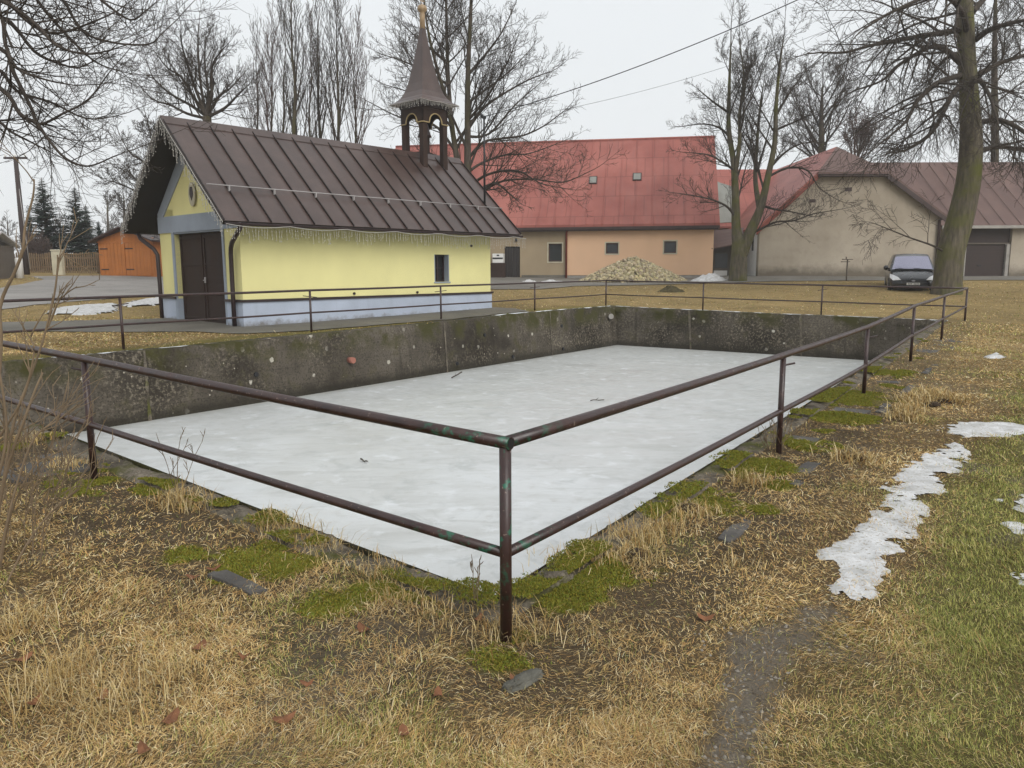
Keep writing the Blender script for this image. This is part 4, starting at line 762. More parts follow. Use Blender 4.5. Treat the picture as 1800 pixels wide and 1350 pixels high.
for s in (-1, 1):
    m = MB(); P = [(.9,1.08),(.42,1.36),(.05,1.52),(-.9,1.54),(-1.7,1.5),(-2.0,1.36),(-2.1,1.1)]; m.add([(x, s*(wz_(z)+.012), z) for x, z in P], [tuple(range(len(P)))]); m.build('side_window', M['glass'], car)
    for x in (1.52,-1.42):
        Mw = Matrix.Translation((x, s*.84, .33))@Matrix.Rotation(math.pi/2, 4, 'X'); wh = MB().lathe([(.2,-.11),(.31,-.11),(.335,-.07),(.335,.07),(.31,.11),(.2,.11)], (0,0,0), 22, Mw).build('wheel', M['tyre'], car)
        rm = MB(); Mr = Matrix.Translation((x, s*.945, .33))@Matrix.Rotation(math.pi/2, 4, 'X'); rm.lathe([(.2,-.012),(.21,.0),(.2,.012)], (0,0,0), 18, Mr)
        rm.build('rim', M['rim'], wh)
    m = MB(); P = [(2.37,s*.46,.53),(2.30,s*.78,.51),(2.06,s*.90,.64),(1.98,s*.89,.80),(2.10,s*.80,.76),(2.28,s*.58,.66)]; 
    m.prism([(x+.05, y*1.0+s*.02, z+.03) for x, y, z in P], (.02, s*.01, .01)); m.build('headlight', M['headlamp'], car, bevel=.006)
    m = MB(); m.lathe([(.02,-.09),(.1,-.05),(.11,.03),(.05,.08)], (.0,0,0), 10, Matrix.Translation((1.0, s*1.05, 1.1))@Matrix.Scale(1.3, 4, (0,0,1))); m.tube([(.95,s*.9,1.05),(1.0,s*1.03,1.07)], .03, 6); m.build('side_mirror', M['carpaint'], car)
    MB().lathe([(.01,0),(.06,.01),(.06,.02)], (0,0,0), 10, Matrix.Translation((2.34, s*.62, .40))@Matrix.Rotation(math.pi/2, 4, 'Y')).build('fog_lamp', M['headlamp'], car)
m = MB(); m.box((2.36,-.42,.46),(2.405,.42,.53)); m.box((2.38,-.5,.24),(2.412,.5,.34)); m.build('grille', M['blackplastic'], car, bevel=.01)
P = [(2.408, .075*math.cos(a), .53+.03*math.sin(a)) for a in [2*math.pi*k/16 for k in range(16)]]; MB().prism(P, (.01,0,0)).build('badge', M['rim'], car)
m = MB(); m.box((2.415,-.26,.345),(2.43,.26,.445)); pl = m.build('licence_plate', M['white'], car)
m = MB(); rs = random.Random(2)
for k in range(8):
    if k == 3: continue
    y = -.2+.055*k; m.box((2.431,y,.365),(2.433,y+.012,.425)); m.box((2.431,y+.022,.365),(2.433,y+.034,.425)); m.box((2.431,y+.012,.39 if k % 2 else .415),(2.433,y+.022,.40 if k % 2 else .425))
m.build('plate_marks', M['blackplastic'], pl)
m = MB(); m.tube([(1.33,-.7,1.045),(1.22,.05,1.09)], .012, 5); m.tube([(1.33,.05,1.055),(1.2,.75,1.08)], .012, 5); m.build('wiper', M['blackplastic'], car)
# ------------------------------------------------------------------ left side: shed, fence, pole, bollard, pillar, hut
sl_ = at(177,484,42.); sr_ = at(272,484,41.); sz = float(gz0(-21,42)); d = Vector((sr_.x-sl_.x, sr_.y-sl_.y, 0)); SW = d.length; shd = thing('shed', 'orange wooden double-door garage shed with a low dark roof', 'shed', (sl_.x, sl_.y, sz), math.atan2(d.y, d.x)); os_ = Vector(shd.location)
zl_ = at(172,420,42.).z-sz; za = at(207,402,42.).z-sz; m = MB(); m.prism([(0,0,-.2),(SW,0,-.2),(SW,0,zl_),(SW*.5,0,za-.1),(0,0,zl_-.05)], (0,.15,0)); m.box((0,.15,-.2),(.15,5,zl_-.08)); m.box((SW-.15,.15,-.2),(SW,5,zl_-.08)); m.build('wall', M['orange'], shd)
for k in range(2):
    m = MB(); x0 = .12+k*(SW/2-.12)+.02; x1 = x0+SW/2-.17
    for j in range(7): a = x0+(x1-x0)*j/7; m.box((a+.006,-.04,.0),(a+(x1-x0)/7-.006,-.003,zl_-.25))
    dd = m.build('door_leaf', M['orange'], shd); MB().box((x0,-.06,.3),(x0+.5,-.042,.36)).box((x0,-.06,1.4),(x0+.5,-.042,1.46)).build('hinge', M['gutter'], dd)
m = MB(); m.box((0,-.06,zl_-.22),(SW,-.003,zl_-.14)); m.build('lintel', M['orange'], shd)
m = MB(); m.prism([(-.3,-.4,zl_-.2),(SW*.5,-.4,za),(SW*.5,5.2,za),(-.3,5.2,zl_-.2)], (0,0,.08)); m.prism([(SW+.3,-.4,zl_-.2),(SW*.5+.002,-.4,za),(SW*.5+.002,5.2,za),(SW+.3,5.2,zl_-.2)], (0,0,.08)); m.build('roof', M['gutter'], shd)
pf = thing('picket_fence', 'weathered grey-brown picket fence along the far roadside', 'fence', (at(172,478,43.5).x, 43.5, float(gz0(-23,43.5)))); FL = 6.2; rs = random.Random(9)
m = MB(); k = 0.
while k < FL: h = 1.12+rs.uniform(-.05,.06); m.box((-k-.075,-.012,.05),(-k,.012,h)); m.add([(-k-.075,-.012,h),(-k,-.012,h),(-k-.037,-.012,h+.06),(-k-.075,.012,h),(-k,.012,h),(-k-.037,.012,h+.06)], [(0,1,2),(5,4,3),(1,0,3,4),(1,4,5,2),(0,2,5,3)]); k += .125+rs.uniform(-.01,.01)
m.build('pickets', M['fencewood'], pf); m = MB(); m.box((-FL,.013,.35),(0,.05,.43)); m.box((-FL,.013,.85),(0,.05,.93)); m.build('cross_rail', M['fencewood'], pf)
for k in range(4): m = MB(); x = -FL*k/3; m.box((x-.06,.051,-.3),(x+.06,.16,1.15)); m.build('fence_post', M['fencewood'], pf)
c = at(104,481,41.5); m = MB(); m.box((-.27,-.15,-.2),(.27,.15,1.25)); m.prism([(-.3,-.18,1.25),(.3,-.18,1.25),(.3,.18,1.25),(-.3,.18,1.25)], (0,0,.08)); o = m.build('gate_pillar', M['cream'], None, bevel=.03); o.location = (c.x, c.y, float(gz0(c.x, c.y))); tag(o, 'pale cream stone pillar standing before the picket fence', 'pillar')
c = at(36,491,38.); o = MB().lathe([(.17,-.1),(.17,.9),(.16,.96),(.1,1.0)], (0,0,0), 18).build('bollard', M['white']); o.location = (c.x, c.y, float(gz0(c.x, c.y))); tag(o, 'short white round bollard on the grass island by the road', 'bollard')
c = at(47,480,41.); up_ = thing('utility_pole', 'dark leaning wooden utility pole with one crossarm beside the fence', 'utility pole', (c.x, c.y, float(gz0(c.x, c.y)))); tp = at(27,276,41.)-Vector(up_.location)
MB().tube([(0,0,-.3), tp*.5, tp], [.15,.13,.1], 12).build('pole', M['pole'], up_); ar = MB(); ar.box(tp+Vector((-.6,-.05,-.1)), tp+Vector((.6,.05,0))); cro = ar.build('crossarm', M['pole'], up_)
for dx in (-.52,.52,0): MB().lathe([(.02,0),(.05,.05),(.05,.1),(.02,.14)], tp+Vector((dx,0,.0)), 8).build('insulator', M['white'], cro)
p1 = at(53,473,40.6)-Vector(up_.location); MB().tube([tp*.86, p1], .022, 5).build('stay_wire', M['steelwhite'], up_)
c = at(-44,497,37.); hut = thing('roadside_hut', 'low dark hut with a snow-dusted roof at the road bend', 'hut', (c.x, c.y, float(gz0(c.x, c.y)))); m = MB(); m.box((-2.4,-1.,-.2),(1.25,1.2,1.55)); m.build('wall', M['woodgrey'], hut); m = MB(); m.prism([(-2.7,-1.3,1.5),(1.5,-1.3,1.45),(1.5,.1,2.15),(-2.7,.1,2.2)], (0,0,.08)); m.prism([(-2.7,.102,2.2),(1.5,.102,2.15),(1.5,1.4,1.5),(-2.7,1.4,1.5)], (0,0,.08)); m.build('roof', M['snow'], hut)
# ------------------------------------------------------------------ wires
def wire(name, A, B, sag, r, label):
    n = 40; P = [Vector(A).lerp(Vector(B), k/n)-Vector((0,0,sag*4*(k/n)*(1-k/n))) for k in range(n+1)]; return tag(MB().tube(P, r, 5).build(name, M['cable']), label, 'cable')
mtop = chM@Vector((8.73,.4,6.15)); wire('overhead_cable', mtop, at(1640,-115,20.), .35, .014, 'thick black cable rising from the chapel roof mast across the sky')
wire('overhead_wire', at(860,216,27.5), at(1560,8,30.), .5, .006, 'thin pale wire sagging over the farmhouse roof')
P0_ = Vector(up_.location)+tp; wire('overhead_wire', P0_+Vector((-.5,0,.14)), at(-500,330,38.), .4, .01, 'wire leaving the utility pole out of frame')
wire('overhead_wire', P0_+Vector((.5,0,-1.3)), at(62,330,38.)+Vector((3.5,8,.2)), .3, .01, 'low slack wire from the utility pole towards the shed')
# ------------------------------------------------------------------ bare trees
class Sweep:
    def __init__(s): s.g = {}
    def add(s, P, Rr, k): s.g.setdefault((len(P), k), []).append((P, Rr))
    def arrays(s):
        VV, FF, o = [], [], 0
        for (n, k), L_ in s.g.items():
            P = np.array([a for a, _ in L_]); Rr = np.array([b for _, b in L_]); T = np.empty_like(P); T[:,1:-1] = P[:,2:]-P[:,:-2]; T[:,0] = P[:,1]-P[:,0]; T[:,-1] = P[:,-1]-P[:,-2]
            T /= np.linalg.norm(T, axis=2, keepdims=True)+1e-9; ref = np.where(np.abs(T[:,:1,2:3]) > .8, np.array([1.,0,0]), np.array([0,0,1.])); ref = np.broadcast_to(ref, T.shape)
            A = np.cross(T, ref); A /= np.linalg.norm(A, axis=2, keepdims=True)+1e-9; B = np.cross(A, T); an = 2*np.pi*np.arange(k)/k
            V = P[:,:,None]+(A[:,:,None]*np.cos(an)[None,None,:,None]+B[:,:,None]*np.sin(an)[None,None,:,None])*Rr[:,:,None,None]; N = len(L_)
            i, j = np.meshgrid(np.arange(n-1), np.arange(k), indexing='ij'); q = np.stack([i*k+j, i*k+(j+1) % k, (i+1)*k+(j+1) % k, (i+1)*k+j], -1).reshape(-1,4); F = (np.arange(N)[:,None,None]*n*k+q[None]).reshape(-1,4)+o
            VV.append(V.reshape(-1,3)); FF.append(F); o += N*n*k
        return np.concatenate(VV), np.concatenate(FF)
def rvec(rr): 
    while True:
        x, y, z = rr.uniform(-1,1), rr.uniform(-1,1), rr.uniform(-1,1)
        if .05 < x*x+y*y+z*z < 1: return x, y, z
def branch(sw, rr, p, d, ln, r0, lev, o, twr):
    n = o['n'][lev]; st = ln/(n-1); P = [tuple(p)]; x, y, z = p; dx, dy, dz = d; D = [d]
    for i in range(n-1):
        a, b, c = rvec(rr); w = o['wob'][lev]; t = o['trop'][lev]*(1 if not o.get('hook') else (-.6 if i < (n-1)*.55 else 1.3)); dx += a*w; dy += b*w; dz += c*w*.8+t; l = math.sqrt(dx*dx+dy*dy+dz*dz); dx /= l; dy /= l; dz /= l; x += dx*st; y += dy*st; z += dz*st
        if z < o.get('zmin', -9): z = o['zmin']; dz = abs(dz)*.2
        P.append((x, y, z)); D.append((dx, dy, dz))
    mr = o['mr']; Rr = [max(mr*(1 if i < n-1 else .55), r0*(1-.8*i/(n-1))) for i in range(n)]; sw.add(P, Rr, o['k'][lev])
    if lev+1 >= len(o['n']): return
    nc = o['nc'][lev]; nc = max(2, int(nc*rr.uniform(.75,1.25)))
    for c in range(nc):
        t = o['t0'][lev]+(1-o['t0'][lev])*(c+rr.random())/nc; i = min(n-2, int(t*(n-1))); ft = t*(n-1)-i; q = tuple(P[i][k]+(P[i+1][k]-P[i][k])*ft for k in range(3)); bd = D[i+1]; a = rvec(rr)
        dt = a[0]*bd[0]+a[1]*bd[1]+a[2]*bd[2]; pr = [a[k]-dt*bd[k] for k in range(3)]; l = math.sqrt(sum(k*k for k in pr))+1e-6; an = o['ang'][lev]*rr.uniform(.7,1.25); ca, sa = math.cos(an), math.sin(an)
        cd = [bd[k]*ca+pr[k]/l*sa for k in range(3)]; cd[2] += o['lift'][lev]; l = math.sqrt(sum(k*k for k in cd)); cd = tuple(k/l for k in cd)
        branch(sw, rr, q, cd, ln*o['ratio'][lev]*(1-.45*t)*rr.uniform(.7,1.3), max(mr, (r0*(1-.8*t))*o['rr'][lev]), lev+1, o, twr)
DEF = dict(n=[9,7,5,4], wob=[.1,.13,.16,.18], trop=[.035,.05,.05,.04], nc=[8,7,6], t0=[.25,.2,.15], ang=[.75,.75,.8], lift=[.15,.12,.1], ratio=[.55,.55,.55], rr=[.5,.55,.6], k=[6,4,3,3], mr=.007)
def tree(name, label, stems, limbs, seed, bark='bark', tw='twigs', group='bare trees around the green', auto=None, **kw):
    # stems: list of (pts, radii) swept as the trunk; limbs: list of (pts, radii) explicit big branches; auto: (n, t0, length, angle)
    o = dict(DEF); o.update(kw); rr = random.Random(seed); base = stems[0][0][0]; root = thing(name, label, 'tree', base, 0, group); b = Vector(base); tm = MB()
    for P, r in stems: tm.tube([Vector(p)-b for p in smooth(P)], smoothr(r, len(P)), 12)
    tm.build('trunk', M[bark], root); sw = Sweep()
    def kids(P, r, n, t0, ln, ang, lev):
        P = [tuple(p) for p in smooth(P)]; r = smoothr(r, (len(P)-1)//4+1); N = len(P)
        for c in range(n):
            t = t0+(1-t0)*(c+rr.random())/n; i = min(N-2, int(t*(N-1))); q = P[i]; bd = Vector(P[i+1])-Vector(P[i]); bd.normalize(); a = Vector(rvec(rr)); pr = (a-bd*a.dot(bd)).normalized(); an = ang*rr.uniform(.75,1.2); cd = bd*math.cos(an)+pr*math.sin(an); cd.z += o.get('l0', .1); cd.normalize()
            l_ = ln*(1-o.get('taper', .55)*((t-t0)/(1-t0)))*rr.uniform(.75,1.2); branch(sw, rr, q, tuple(cd), l_, max(o['mr'], min(r[i]*.5, l_*.017)), lev, o, tw)
    for P, r in stems:
        kids(P, r, *auto, 0); e_ = (Vector(P[-1])-Vector(P[-2])).normalized(); branch(sw, rr, tuple(P[-1]), tuple(e_), auto[2]*.6, smoothr(r, len(P))[-1], 1, o, tw)
    for P, r in limbs:
        PS = smooth(P); RS = smoothr(r, len(P)); sw.add([tuple(p) for p in PS], RS, 6); L_ = sum((Vector(a)-Vector(c)).length for a, c in zip(P[:-1], P[1:])); th_ = 3 if r[0] < .055 and o['mr'] == .0066 else 1; kids(P, r, o.get('lk', 9)//th_, .15, L_*o.get('lr', .5), .8, 1); kids(P, r, o.get('lk2', 10)//th_, .3, L_*.25, .8, 2); e_ = PS[-1]-PS[-2]; e_.normalize(); branch(sw, rr, tuple(PS[-1]), tuple(e_), L_*.28, RS[-1], 1, o, tw)
    V, F = sw.arrays(); me = npmesh('crown', V-np.array(b), F, M[tw], True); link('crown', me, None, root); return root
def smooth(P):
    P = [Vector(p) for p in P]; o = []
    for i in range(len(P)-1):
        a, b, c, d = P[max(i-1,0)], P[i], P[i+1], P[min(i+2,len(P)-1)]
        for k in range(4): t = k/4; o.append(.5*((2*b)+(c-a)*t+(2*a-5*b+4*c-d)*t*t+(3*b-3*c+d-a)*t**3))
    return o+[P[-1]]
def smoothr(r, n):
    if not hasattr(r, '__len__'): r = [r]*n
    if len(r) != n: r = [r[0]+(r[-1]-r[0])*i/(n-1) for i in range(n)]
    return [r[i]+(r[i+1]-r[i])*k/4 for i in range(n-1) for k in range(4)]+[r[-1]]
def pl(L_, Y, dY=0.): n = len(L_); return [at(x, y, Y+dY*i/max(1, n-1)+(e[0] if e else 0)) for i, (x, y, *e) in enumerate(L_)]
def gd_(px, Y, zoff=-.2):
    p = at(px, 480, Y); return Vector((p.x, p.y, float(gz0(p.x, p.y))+zoff))
# the big mossy tree by the car
Y = 32.
tr = pl([(1672,440),(1688,385),(1702,320),(1707,250),(1704,180),(1700,110),(1697,40),(1694,-40),(1696,-140),(1692,-260),(1696,-380)], Y); tb = gd_(1666, Y)
stem = ([tb, tb+Vector((.02,0,.7))]+tr, [.66,.55,.52,.5,.46,.42,.36,.32,.31,.3,.27,.22,.15])
LB = [pl([(1690,52),(1655,58),(1615,64),(1575,72),(1530,80),(1485,92),(1440,92)], Y, -2.), pl([(1690,112),(1665,90),(1640,82),(1612,94),(1575,118),(1550,142),(1505,158)], Y, -1.), pl([(1690,132),(1648,146),(1612,178),(1592,214),(1548,252)], Y, -3.),
    pl([(1686,4),(1660,-22),(1600,-50),(1530,-70)], Y, 1.5), pl([(1714,70),(1745,50),(1800,36),(1860,30)], Y, -2.5), pl([(1718,132),(1760,110),(1830,92),(1890,100)], Y, 1.), pl([(1722,215),(1760,212),(1800,232),(1850,280),(1880,320)], Y, -2.), pl([(1720,266),(1760,258),(1812,270),(1840,300)], Y, 2.),
    pl([(1702,150),(1720,140),(1740,170),(1755,220)], Y, -4.), pl([(1700,100),(1680,95),(1655,110),(1630,150)], Y, 4.), pl([(1710,20),(1760,-30),(1830,-60)], Y, 2.), pl([(1690,150),(1672,170),(1640,230),(1600,260),(1575,268)], Y, -2.5), pl([(1668,448),(1640,432),(1600,418),(1560,402),(1535,392)], Y, -1.5), pl([(1700,60),(1690,20),(1650,-10),(1570,20),(1520,50)], Y, -5.)]
tree('mossy_tree', 'huge leaning moss-covered bare tree beside the parked car', [stem], [(P, [.13,.03] if i not in (12,) else [.05,.012]) for i, P in enumerate(LB)], 11, 'barkmoss', 'twigs', auto=(12,.5,3.6,1.2), trop=[-.03,-.045,-.04,0.], lift=[-.1,-.15,-.1], n=[9,9,7,4], nc=[8,8,6], lk=13, lk2=14, lr=.6, mr=.0066, wob=[.14,.18,.2,.22], zmin=1.2)
# forked tree before the gap between house and barn
Y = 41.; b0 = gd_(1297, Y)
s1 = [b0, at(1299,440,Y), at(1294,400,Y), at(1293,350,Y), at(1290,290,Y), at(1281,225,Y), at(1282,150,Y), at(1285,70,Y)]; s2 = [at(1302,450,Y), at(1320,405,Y-.3), at(1337,365,Y-.5), at(1350,310,Y-.7), at(1362,250,Y-.7), at(1364,190,Y-.7), at(1370,120,Y-.7), at(1378,62,Y-.7)]
s3 = [at(1336,370,Y-.4), at(1328,320,Y+.5), at(1330,260,Y+.8), at(1336,190,Y+.9), at(1342,150,Y+.9)]; s4 = [at(1292,310,Y), at(1300,250,Y-.4), at(1300,200,Y-.6), at(1308,140,Y-.6), at(1300,75,Y-.6)]
LB = [pl([(1296,388),(1280,365),(1255,352),(1225,345),(1195,340)], Y, -1), pl([(1292,300),(1270,285),(1245,272),(1205,268)], Y, -1.5), pl([(1288,250),(1270,228),(1240,218),(1200,222)], Y, 1.), pl([(1284,200),(1255,180),(1225,155)], Y, -1.), pl([(1318,412),(1338,402),(1365,390),(1395,388),(1430,376),(1465,370)], Y, -2.), pl([(1342,362),(1362,368),(1390,372),(1425,380)], Y, -1.5), pl([(1356,292),(1380,268),(1410,252),(1445,250)], Y, 1.), pl([(1352,310),(1385,295),(1420,300),(1440,330),(1470,350)], Y, -1), pl([(1366,200),(1390,160),(1420,120)], Y, 1.), pl([(1330,300),(1320,268),(1310,250)], Y, 1.), pl([(1360,230),(1395,215),(1430,200)], Y, -1.)]
tree('forked_tree', 'tall bare tree forking low between the farmhouse and the barn', [(s1, [.52,.4,.24,.21,.16,.12,.08,.03]), (s2, [.34,.27,.21,.16,.13,.1,.06,.02]), (s3, [.16,.12,.09,.06,.02]), (s4, [.13,.1,.08,.05,.02])], [(P, [.075,.018]) for P in LB], 12, 'barkmoss', auto=(10,.3,3.6,.7), mr=.0058, trop=[.05,.05,.05,.04], nc=[8,7,5], lk=11, lk2=10, lr=.5)
# big tree behind the turret
Y = 34.; b0 = gd_(822, Y)
s1 = [b0, at(823,380,Y), at(822,300,Y), at(822,230,Y), at(822,160,Y), at(824,90,Y), at(828,10,Y), at(830,-90,Y), at(834,-160,Y)]; s2 = [at(822,330,Y), at(806,290,Y), at(797,240,Y), at(786,180,Y-.5), at(768,120,Y-.8), at(750,40,Y-1), at(742,-50,Y-1)]; s3 = [at(797,240,Y), at(790,170,Y+.6), at(786,90,Y+1), at(784,0,Y+1), at(780,-70,Y+1)]
LB = [pl([(826,275),(850,250),(885,243),(920,238),(955,222),(985,200)], Y, -1.5), pl([(826,300),(850,285),(890,272),(930,270),(985,250)], Y, 1), pl([(824,330),(850,310),(885,300),(915,302),(950,322),(985,330)], Y, -2), pl([(824,352),(850,335),(885,318),(935,315),(990,320),(1035,302)], Y, -1), pl([(836,338),(870,322),(895,340),(912,355)], Y, -1.5), pl([(824,225),(850,190),(885,165),(930,140),(970,125)], Y, -1), pl([(824,180),(850,160),(890,130),(925,95)], Y, 1), pl([(824,130),(850,100),(880,60),(900,20)], Y, -.5), pl([(800,265),(770,225),(735,210),(700,205),(650,180)], Y, -1), pl([(792,200),(765,180),(730,165),(680,150)], Y, 1), pl([(790,150),(755,130),(715,110),(670,95)], Y, .5), pl([(786,110),(750,80),(715,50)], Y, -1), pl([(822,240),(860,235),(905,185),(945,150)], Y, 2.), pl([(824,310),(790,285),(750,268),(715,270)], Y, 1)]
tree('linden_tree', 'large spreading bare tree behind the bell turret', [(s1, [.36,.26,.16,.135,.115,.095,.07,.04,.02]), (s2, [.18,.14,.11,.085,.065,.045,.02]), (s3, [.1,.09,.075,.05,.02])], [(P, [.07,.016]) for P in LB], 13, 'bark', auto=(13,.25,4.2,.85), mr=.006, nc=[8,6,5], lk=12, lk2=11, lr=.5, trop=[.05,.05,.04,.03])
# tree with fanning limbs behind the chapel roof
Y = 33.; b0 = gd_(366, Y); hub = at(364,205,Y)
fan = [[(364,205),(356,170),(350,120),(348,70),(350,40)],[(364,205),(340,170),(318,135),(295,120),(275,95)],[(364,205),(335,185),(300,165),(272,140),(262,120)],[(364,205),(372,165),(372,120),(385,95),(398,80)],[(364,205),(385,170),(405,155),(428,130)],[(364,205),(345,160),(330,115),(320,80),(318,55)],[(362,208),(330,200),(300,185),(270,175),(245,150)],[(366,205),(395,190),(420,165),(436,150)],[(364,205),(366,160),(360,110),(362,60)]]
tree('fan_tree', 'bare round-crowned tree with fanning limbs above the chapel ridge', [([b0, at(366,300,Y), hub], [.28,.21,.17])], [(pl(P, Y, (-1)**i*1.4), [.075,.016]) for i, P in enumerate(fan)], 14, 'bark', auto=(2,.9,2.4,.9), mr=.006, lk=12, lk2=12, lr=.52, trop=[.06,.06,.06,.05], nc=[6,6,5])
# row of slender upright trees
for i, (px, top, Yt, rad) in enumerate(((520,-40,40.,.13),(478,60,42.,.08),(560,20,41.,.1),(592,12,39.,.1),(625,70,42.,.08),(452,72,43.,.07),(500,30,44.,.08),(545,40,44.,.08))):
    b0 = gd_(px, Yt); ln_ = 1; P = [b0]+[at(px+random.Random(i*7+k).uniform(-3,3)+(-8 if i == 0 else 0)*k/5, 300+(top-300)*k/5, Yt) for k in range(6)]
    tree('slender_tree', ('tallest slender bare tree of the row behind the chapel','slender bare tree near the round-crowned tree','slender bare tree in the middle of the row behind the chapel','straight slender tree close to the turret side of the row','slender bare tree nearest the bell turret','thin bare tree beside the round crown, lowest of the row','thin bare tree just before the tallest of the row','thin bare tree just after the tallest of the row')[i], [(P, [rad,rad*.9,rad*.75,rad*.6,rad*.42,rad*.25,.015])], [], 20+i, 'bark', 'twigsred' if i % 3 == 1 else 'twigs', 'slender bare trees behind the chapel', auto=(24 if i < 5 else 16,.12,3.9 if i < 5 else 3.,.48), mr=.0075, n=[9,6,4], wob=[.1,.15,.2], trop=[.11,.09,.06], nc=[7,4], t0=[.15,.15], ang=[.5,.55], lift=[.25,.2], k=[5,3,3], taper=.6, l0=.35)
# smaller trees: left of chapel, behind barn, far right
Y = 35.; b0 = gd_(322, Y); tree('roadside_tree', 'bushy bare tree between the shed and the chapel gable', [([b0, at(318,400,Y), at(305,340,Y), at(285,285,Y), at(268,240,Y)], [.26,.18,.13,.09,.03])], [(pl(P, Y, dz), [.06,.015]) for P, dz in (([(312,385),(275,370),(235,372),(205,365)],1),([(308,360),(260,345),(215,325),(195,318)],-1),([(300,320),(262,290),(230,270),(212,240)],1),([(302,350),(250,325),(225,300)],0),([(290,290),(270,260),(262,225)],1),([(310,400),(270,395),(240,400)],-1))], 31, auto=(14,.15,2.6,.85), mr=.007, nc=[8,7,6], lk=12, lk2=12)
Y = 60.; b0 = gd_(1443, Y); tree('barn_tree', 'bare tree rising behind the half-hipped barn roof', [([b0, at(1443,330,Y), at(1444,260,Y), at(1444,200,Y), at(1446,150,Y)], [.45,.3,.24,.15,.04])], [(pl(P, Y, dz), [.1,.025]) for P, dz in (([(1443,270),(1420,230),(1405,190)],1),([(1444,260),(1475,220),(1495,180)],-1),([(1444,290),(1410,265),(1385,250)],1),([(1444,240),(1462,200),(1475,160)],2),([(1444,230),(1425,190),(1420,160)],2))], 32, tw='twigs', auto=(18,.35,5.,.75), mr=.01, nc=[8,6,5])
b0 = gd_(1500, 58.); tree('barn_tree', 'reddish twiggy bush-like tree above the barn hip', [([b0, at(1502,330,58.), at(1506,290,58.), at(1512,255,58.)], [.3,.22,.14,.05])], [], 33, tw='twigsred', auto=(16,.5,3.6,.6), mr=.011, nc=[8,6,5], trop=[.08,.06,.05,.04])
Y = 52.; b0 = gd_(1748, Y); tree('rear_tree', 'straight bare tree behind the maroon wing roof', [([b0, at(1748,330,Y), at(1749,240,Y), at(1748,120,Y), at(1750,0,Y), at(1752,-80,Y)], [.35,.26,.23,.18,.1,.03])], [], 34, auto=(22,.3,4.2,.9), mr=.0095, nc=[8,6,5])
# overhanging tree out of frame on the near side
Y = 13.
b0 = Vector((-12.4, 13.2, float(gz0(-12.4,13.2))-.2)); s1 = [b0, b0+Vector((.1,0,2.5)), b0+Vector((.3,-.1,5.)), b0+Vector((.5,-.2,8.)), b0+Vector((.6,0,11.))]
LB = [pl([(-300,60),(-160,40),(-60,10),(0,-5),(40,30),(70,52),(105,58),(160,40),(205,20)], Y, -1.), pl([(-320,40),(-150,-20),(-20,-40),(60,-30),(110,0),(145,55),(200,75),(260,78),(282,62)], Y, .5), pl([(-300,110),(-120,60),(0,85),(25,130),(55,190),(70,218),(110,200),(155,175),(190,130)], Y, 0.), pl([(-300,150),(-120,110),(0,155),(35,200),(65,218),(85,245),(115,278),(155,292),(200,275)], Y, -1.), pl([(-280,10),(-100,-60),(20,-50),(80,20),(130,75),(170,110),(210,125)], Y, 1.2), pl([(-300,200),(-140,180),(-20,205),(20,232),(55,250),(90,268)], Y, .6), pl([(-300,90),(-140,40),(-10,20),(10,80),(30,120),(80,140),(130,150)], Y, -1.8), pl([(-280,-60),(-100,-110),(40,-90),(130,-40),(190,10),(230,35),(255,20)], Y, -.6), pl([(-250,130),(-100,80),(0,30),(60,90),(100,110),(140,118),(185,95)], Y, 1.5), pl([(-250,180),(-100,150),(-10,120),(30,160),(90,180),(150,208),(200,205)], Y, 1.8), pl([(-250,40),(-80,-20),(0,0),(60,40),(100,80),(150,95),(195,88)], Y, -2.4)]
tree('overhanging_tree', 'near bare tree whose drooping branches hang into the frame above the road', [(s1, [.45,.4,.35,.25,.15])], [(P, [.045,.009]) for P in LB], 15, 'bark', 'twigs', auto=(3,.6,3.5,1.1), trop=[-.01,.03,.06,.06], lift=[-.1,-.08,0.], nc=[7,6,5], n=[9,9,7,5], lk=9, lk2=11, lr=.27, mr=.0032, wob=[.14,.16,.18,.2], zmin=2.)
# ------------------------------------------------------------------ spruces, far fog trees, brown bush
def spruce(h, rad, seed, sc=1.):
    rr = random.Random(seed); V = []; F = []; z = h*.05
    while z < h*.985:
        w = rad*(1-z/h)**.85*rr.uniform(.8,1.15)+.06; nb = int(7+5*(1-z/h))
        for k in range(nb):
            a = rr.uniform(0, 2*math.pi); L_ = w*rr.uniform(.7,1.1); ca, sa = math.cos(a), math.sin(a); dr = -.28*L_*(1-z/h)+.1*L_
            nf = max(4, int(L_/.11/sc))
            for j in range(nf):
                t = (j+.5)/nf; x, y, zz = ca*L_*t, sa*L_*t, z+dr*t*t*1.6+.12*L_*t
                for s in (-1, 1):
                    fl = (.34*(1-t)+.13)*min(1, L_)*rr.uniform(.7,1.2)*.8; b = a+s*rr.uniform(.5,1.1); ex, ey, ez = x+math.cos(b)*fl, y+math.sin(b)*fl, zz-fl*rr.uniform(.05,.45); wd = .11*sc; o = len(V)
                    V += [(x-sa*wd, y+ca*wd, zz), (x+sa*wd, y-ca*wd, zz), (ex, ey, ez)]; F.append((o, o+1, o+2))
        z += h*.013+.02
    return np.array(V), np.array(F)
def spruce_obj(px, Y_, top, rad, seed, label, sc=1.):
    b0 = gd_(px, Y_, -.1); h = at(px, top, Y_).z-b0.z; root = thing('spruce_tree', label, 'tree', b0, 0, 'spruce trees behind the picket fence'); MB().tube([(0,0,-.1),(0,0,h*.6),(0,0,h)], [.14,.07,.015], 8).build('trunk', M['bark'], root); V, F = spruce(h, rad, seed, sc); link('crown', npmesh('crown', V, F, M['needles'], False), None, root); return root
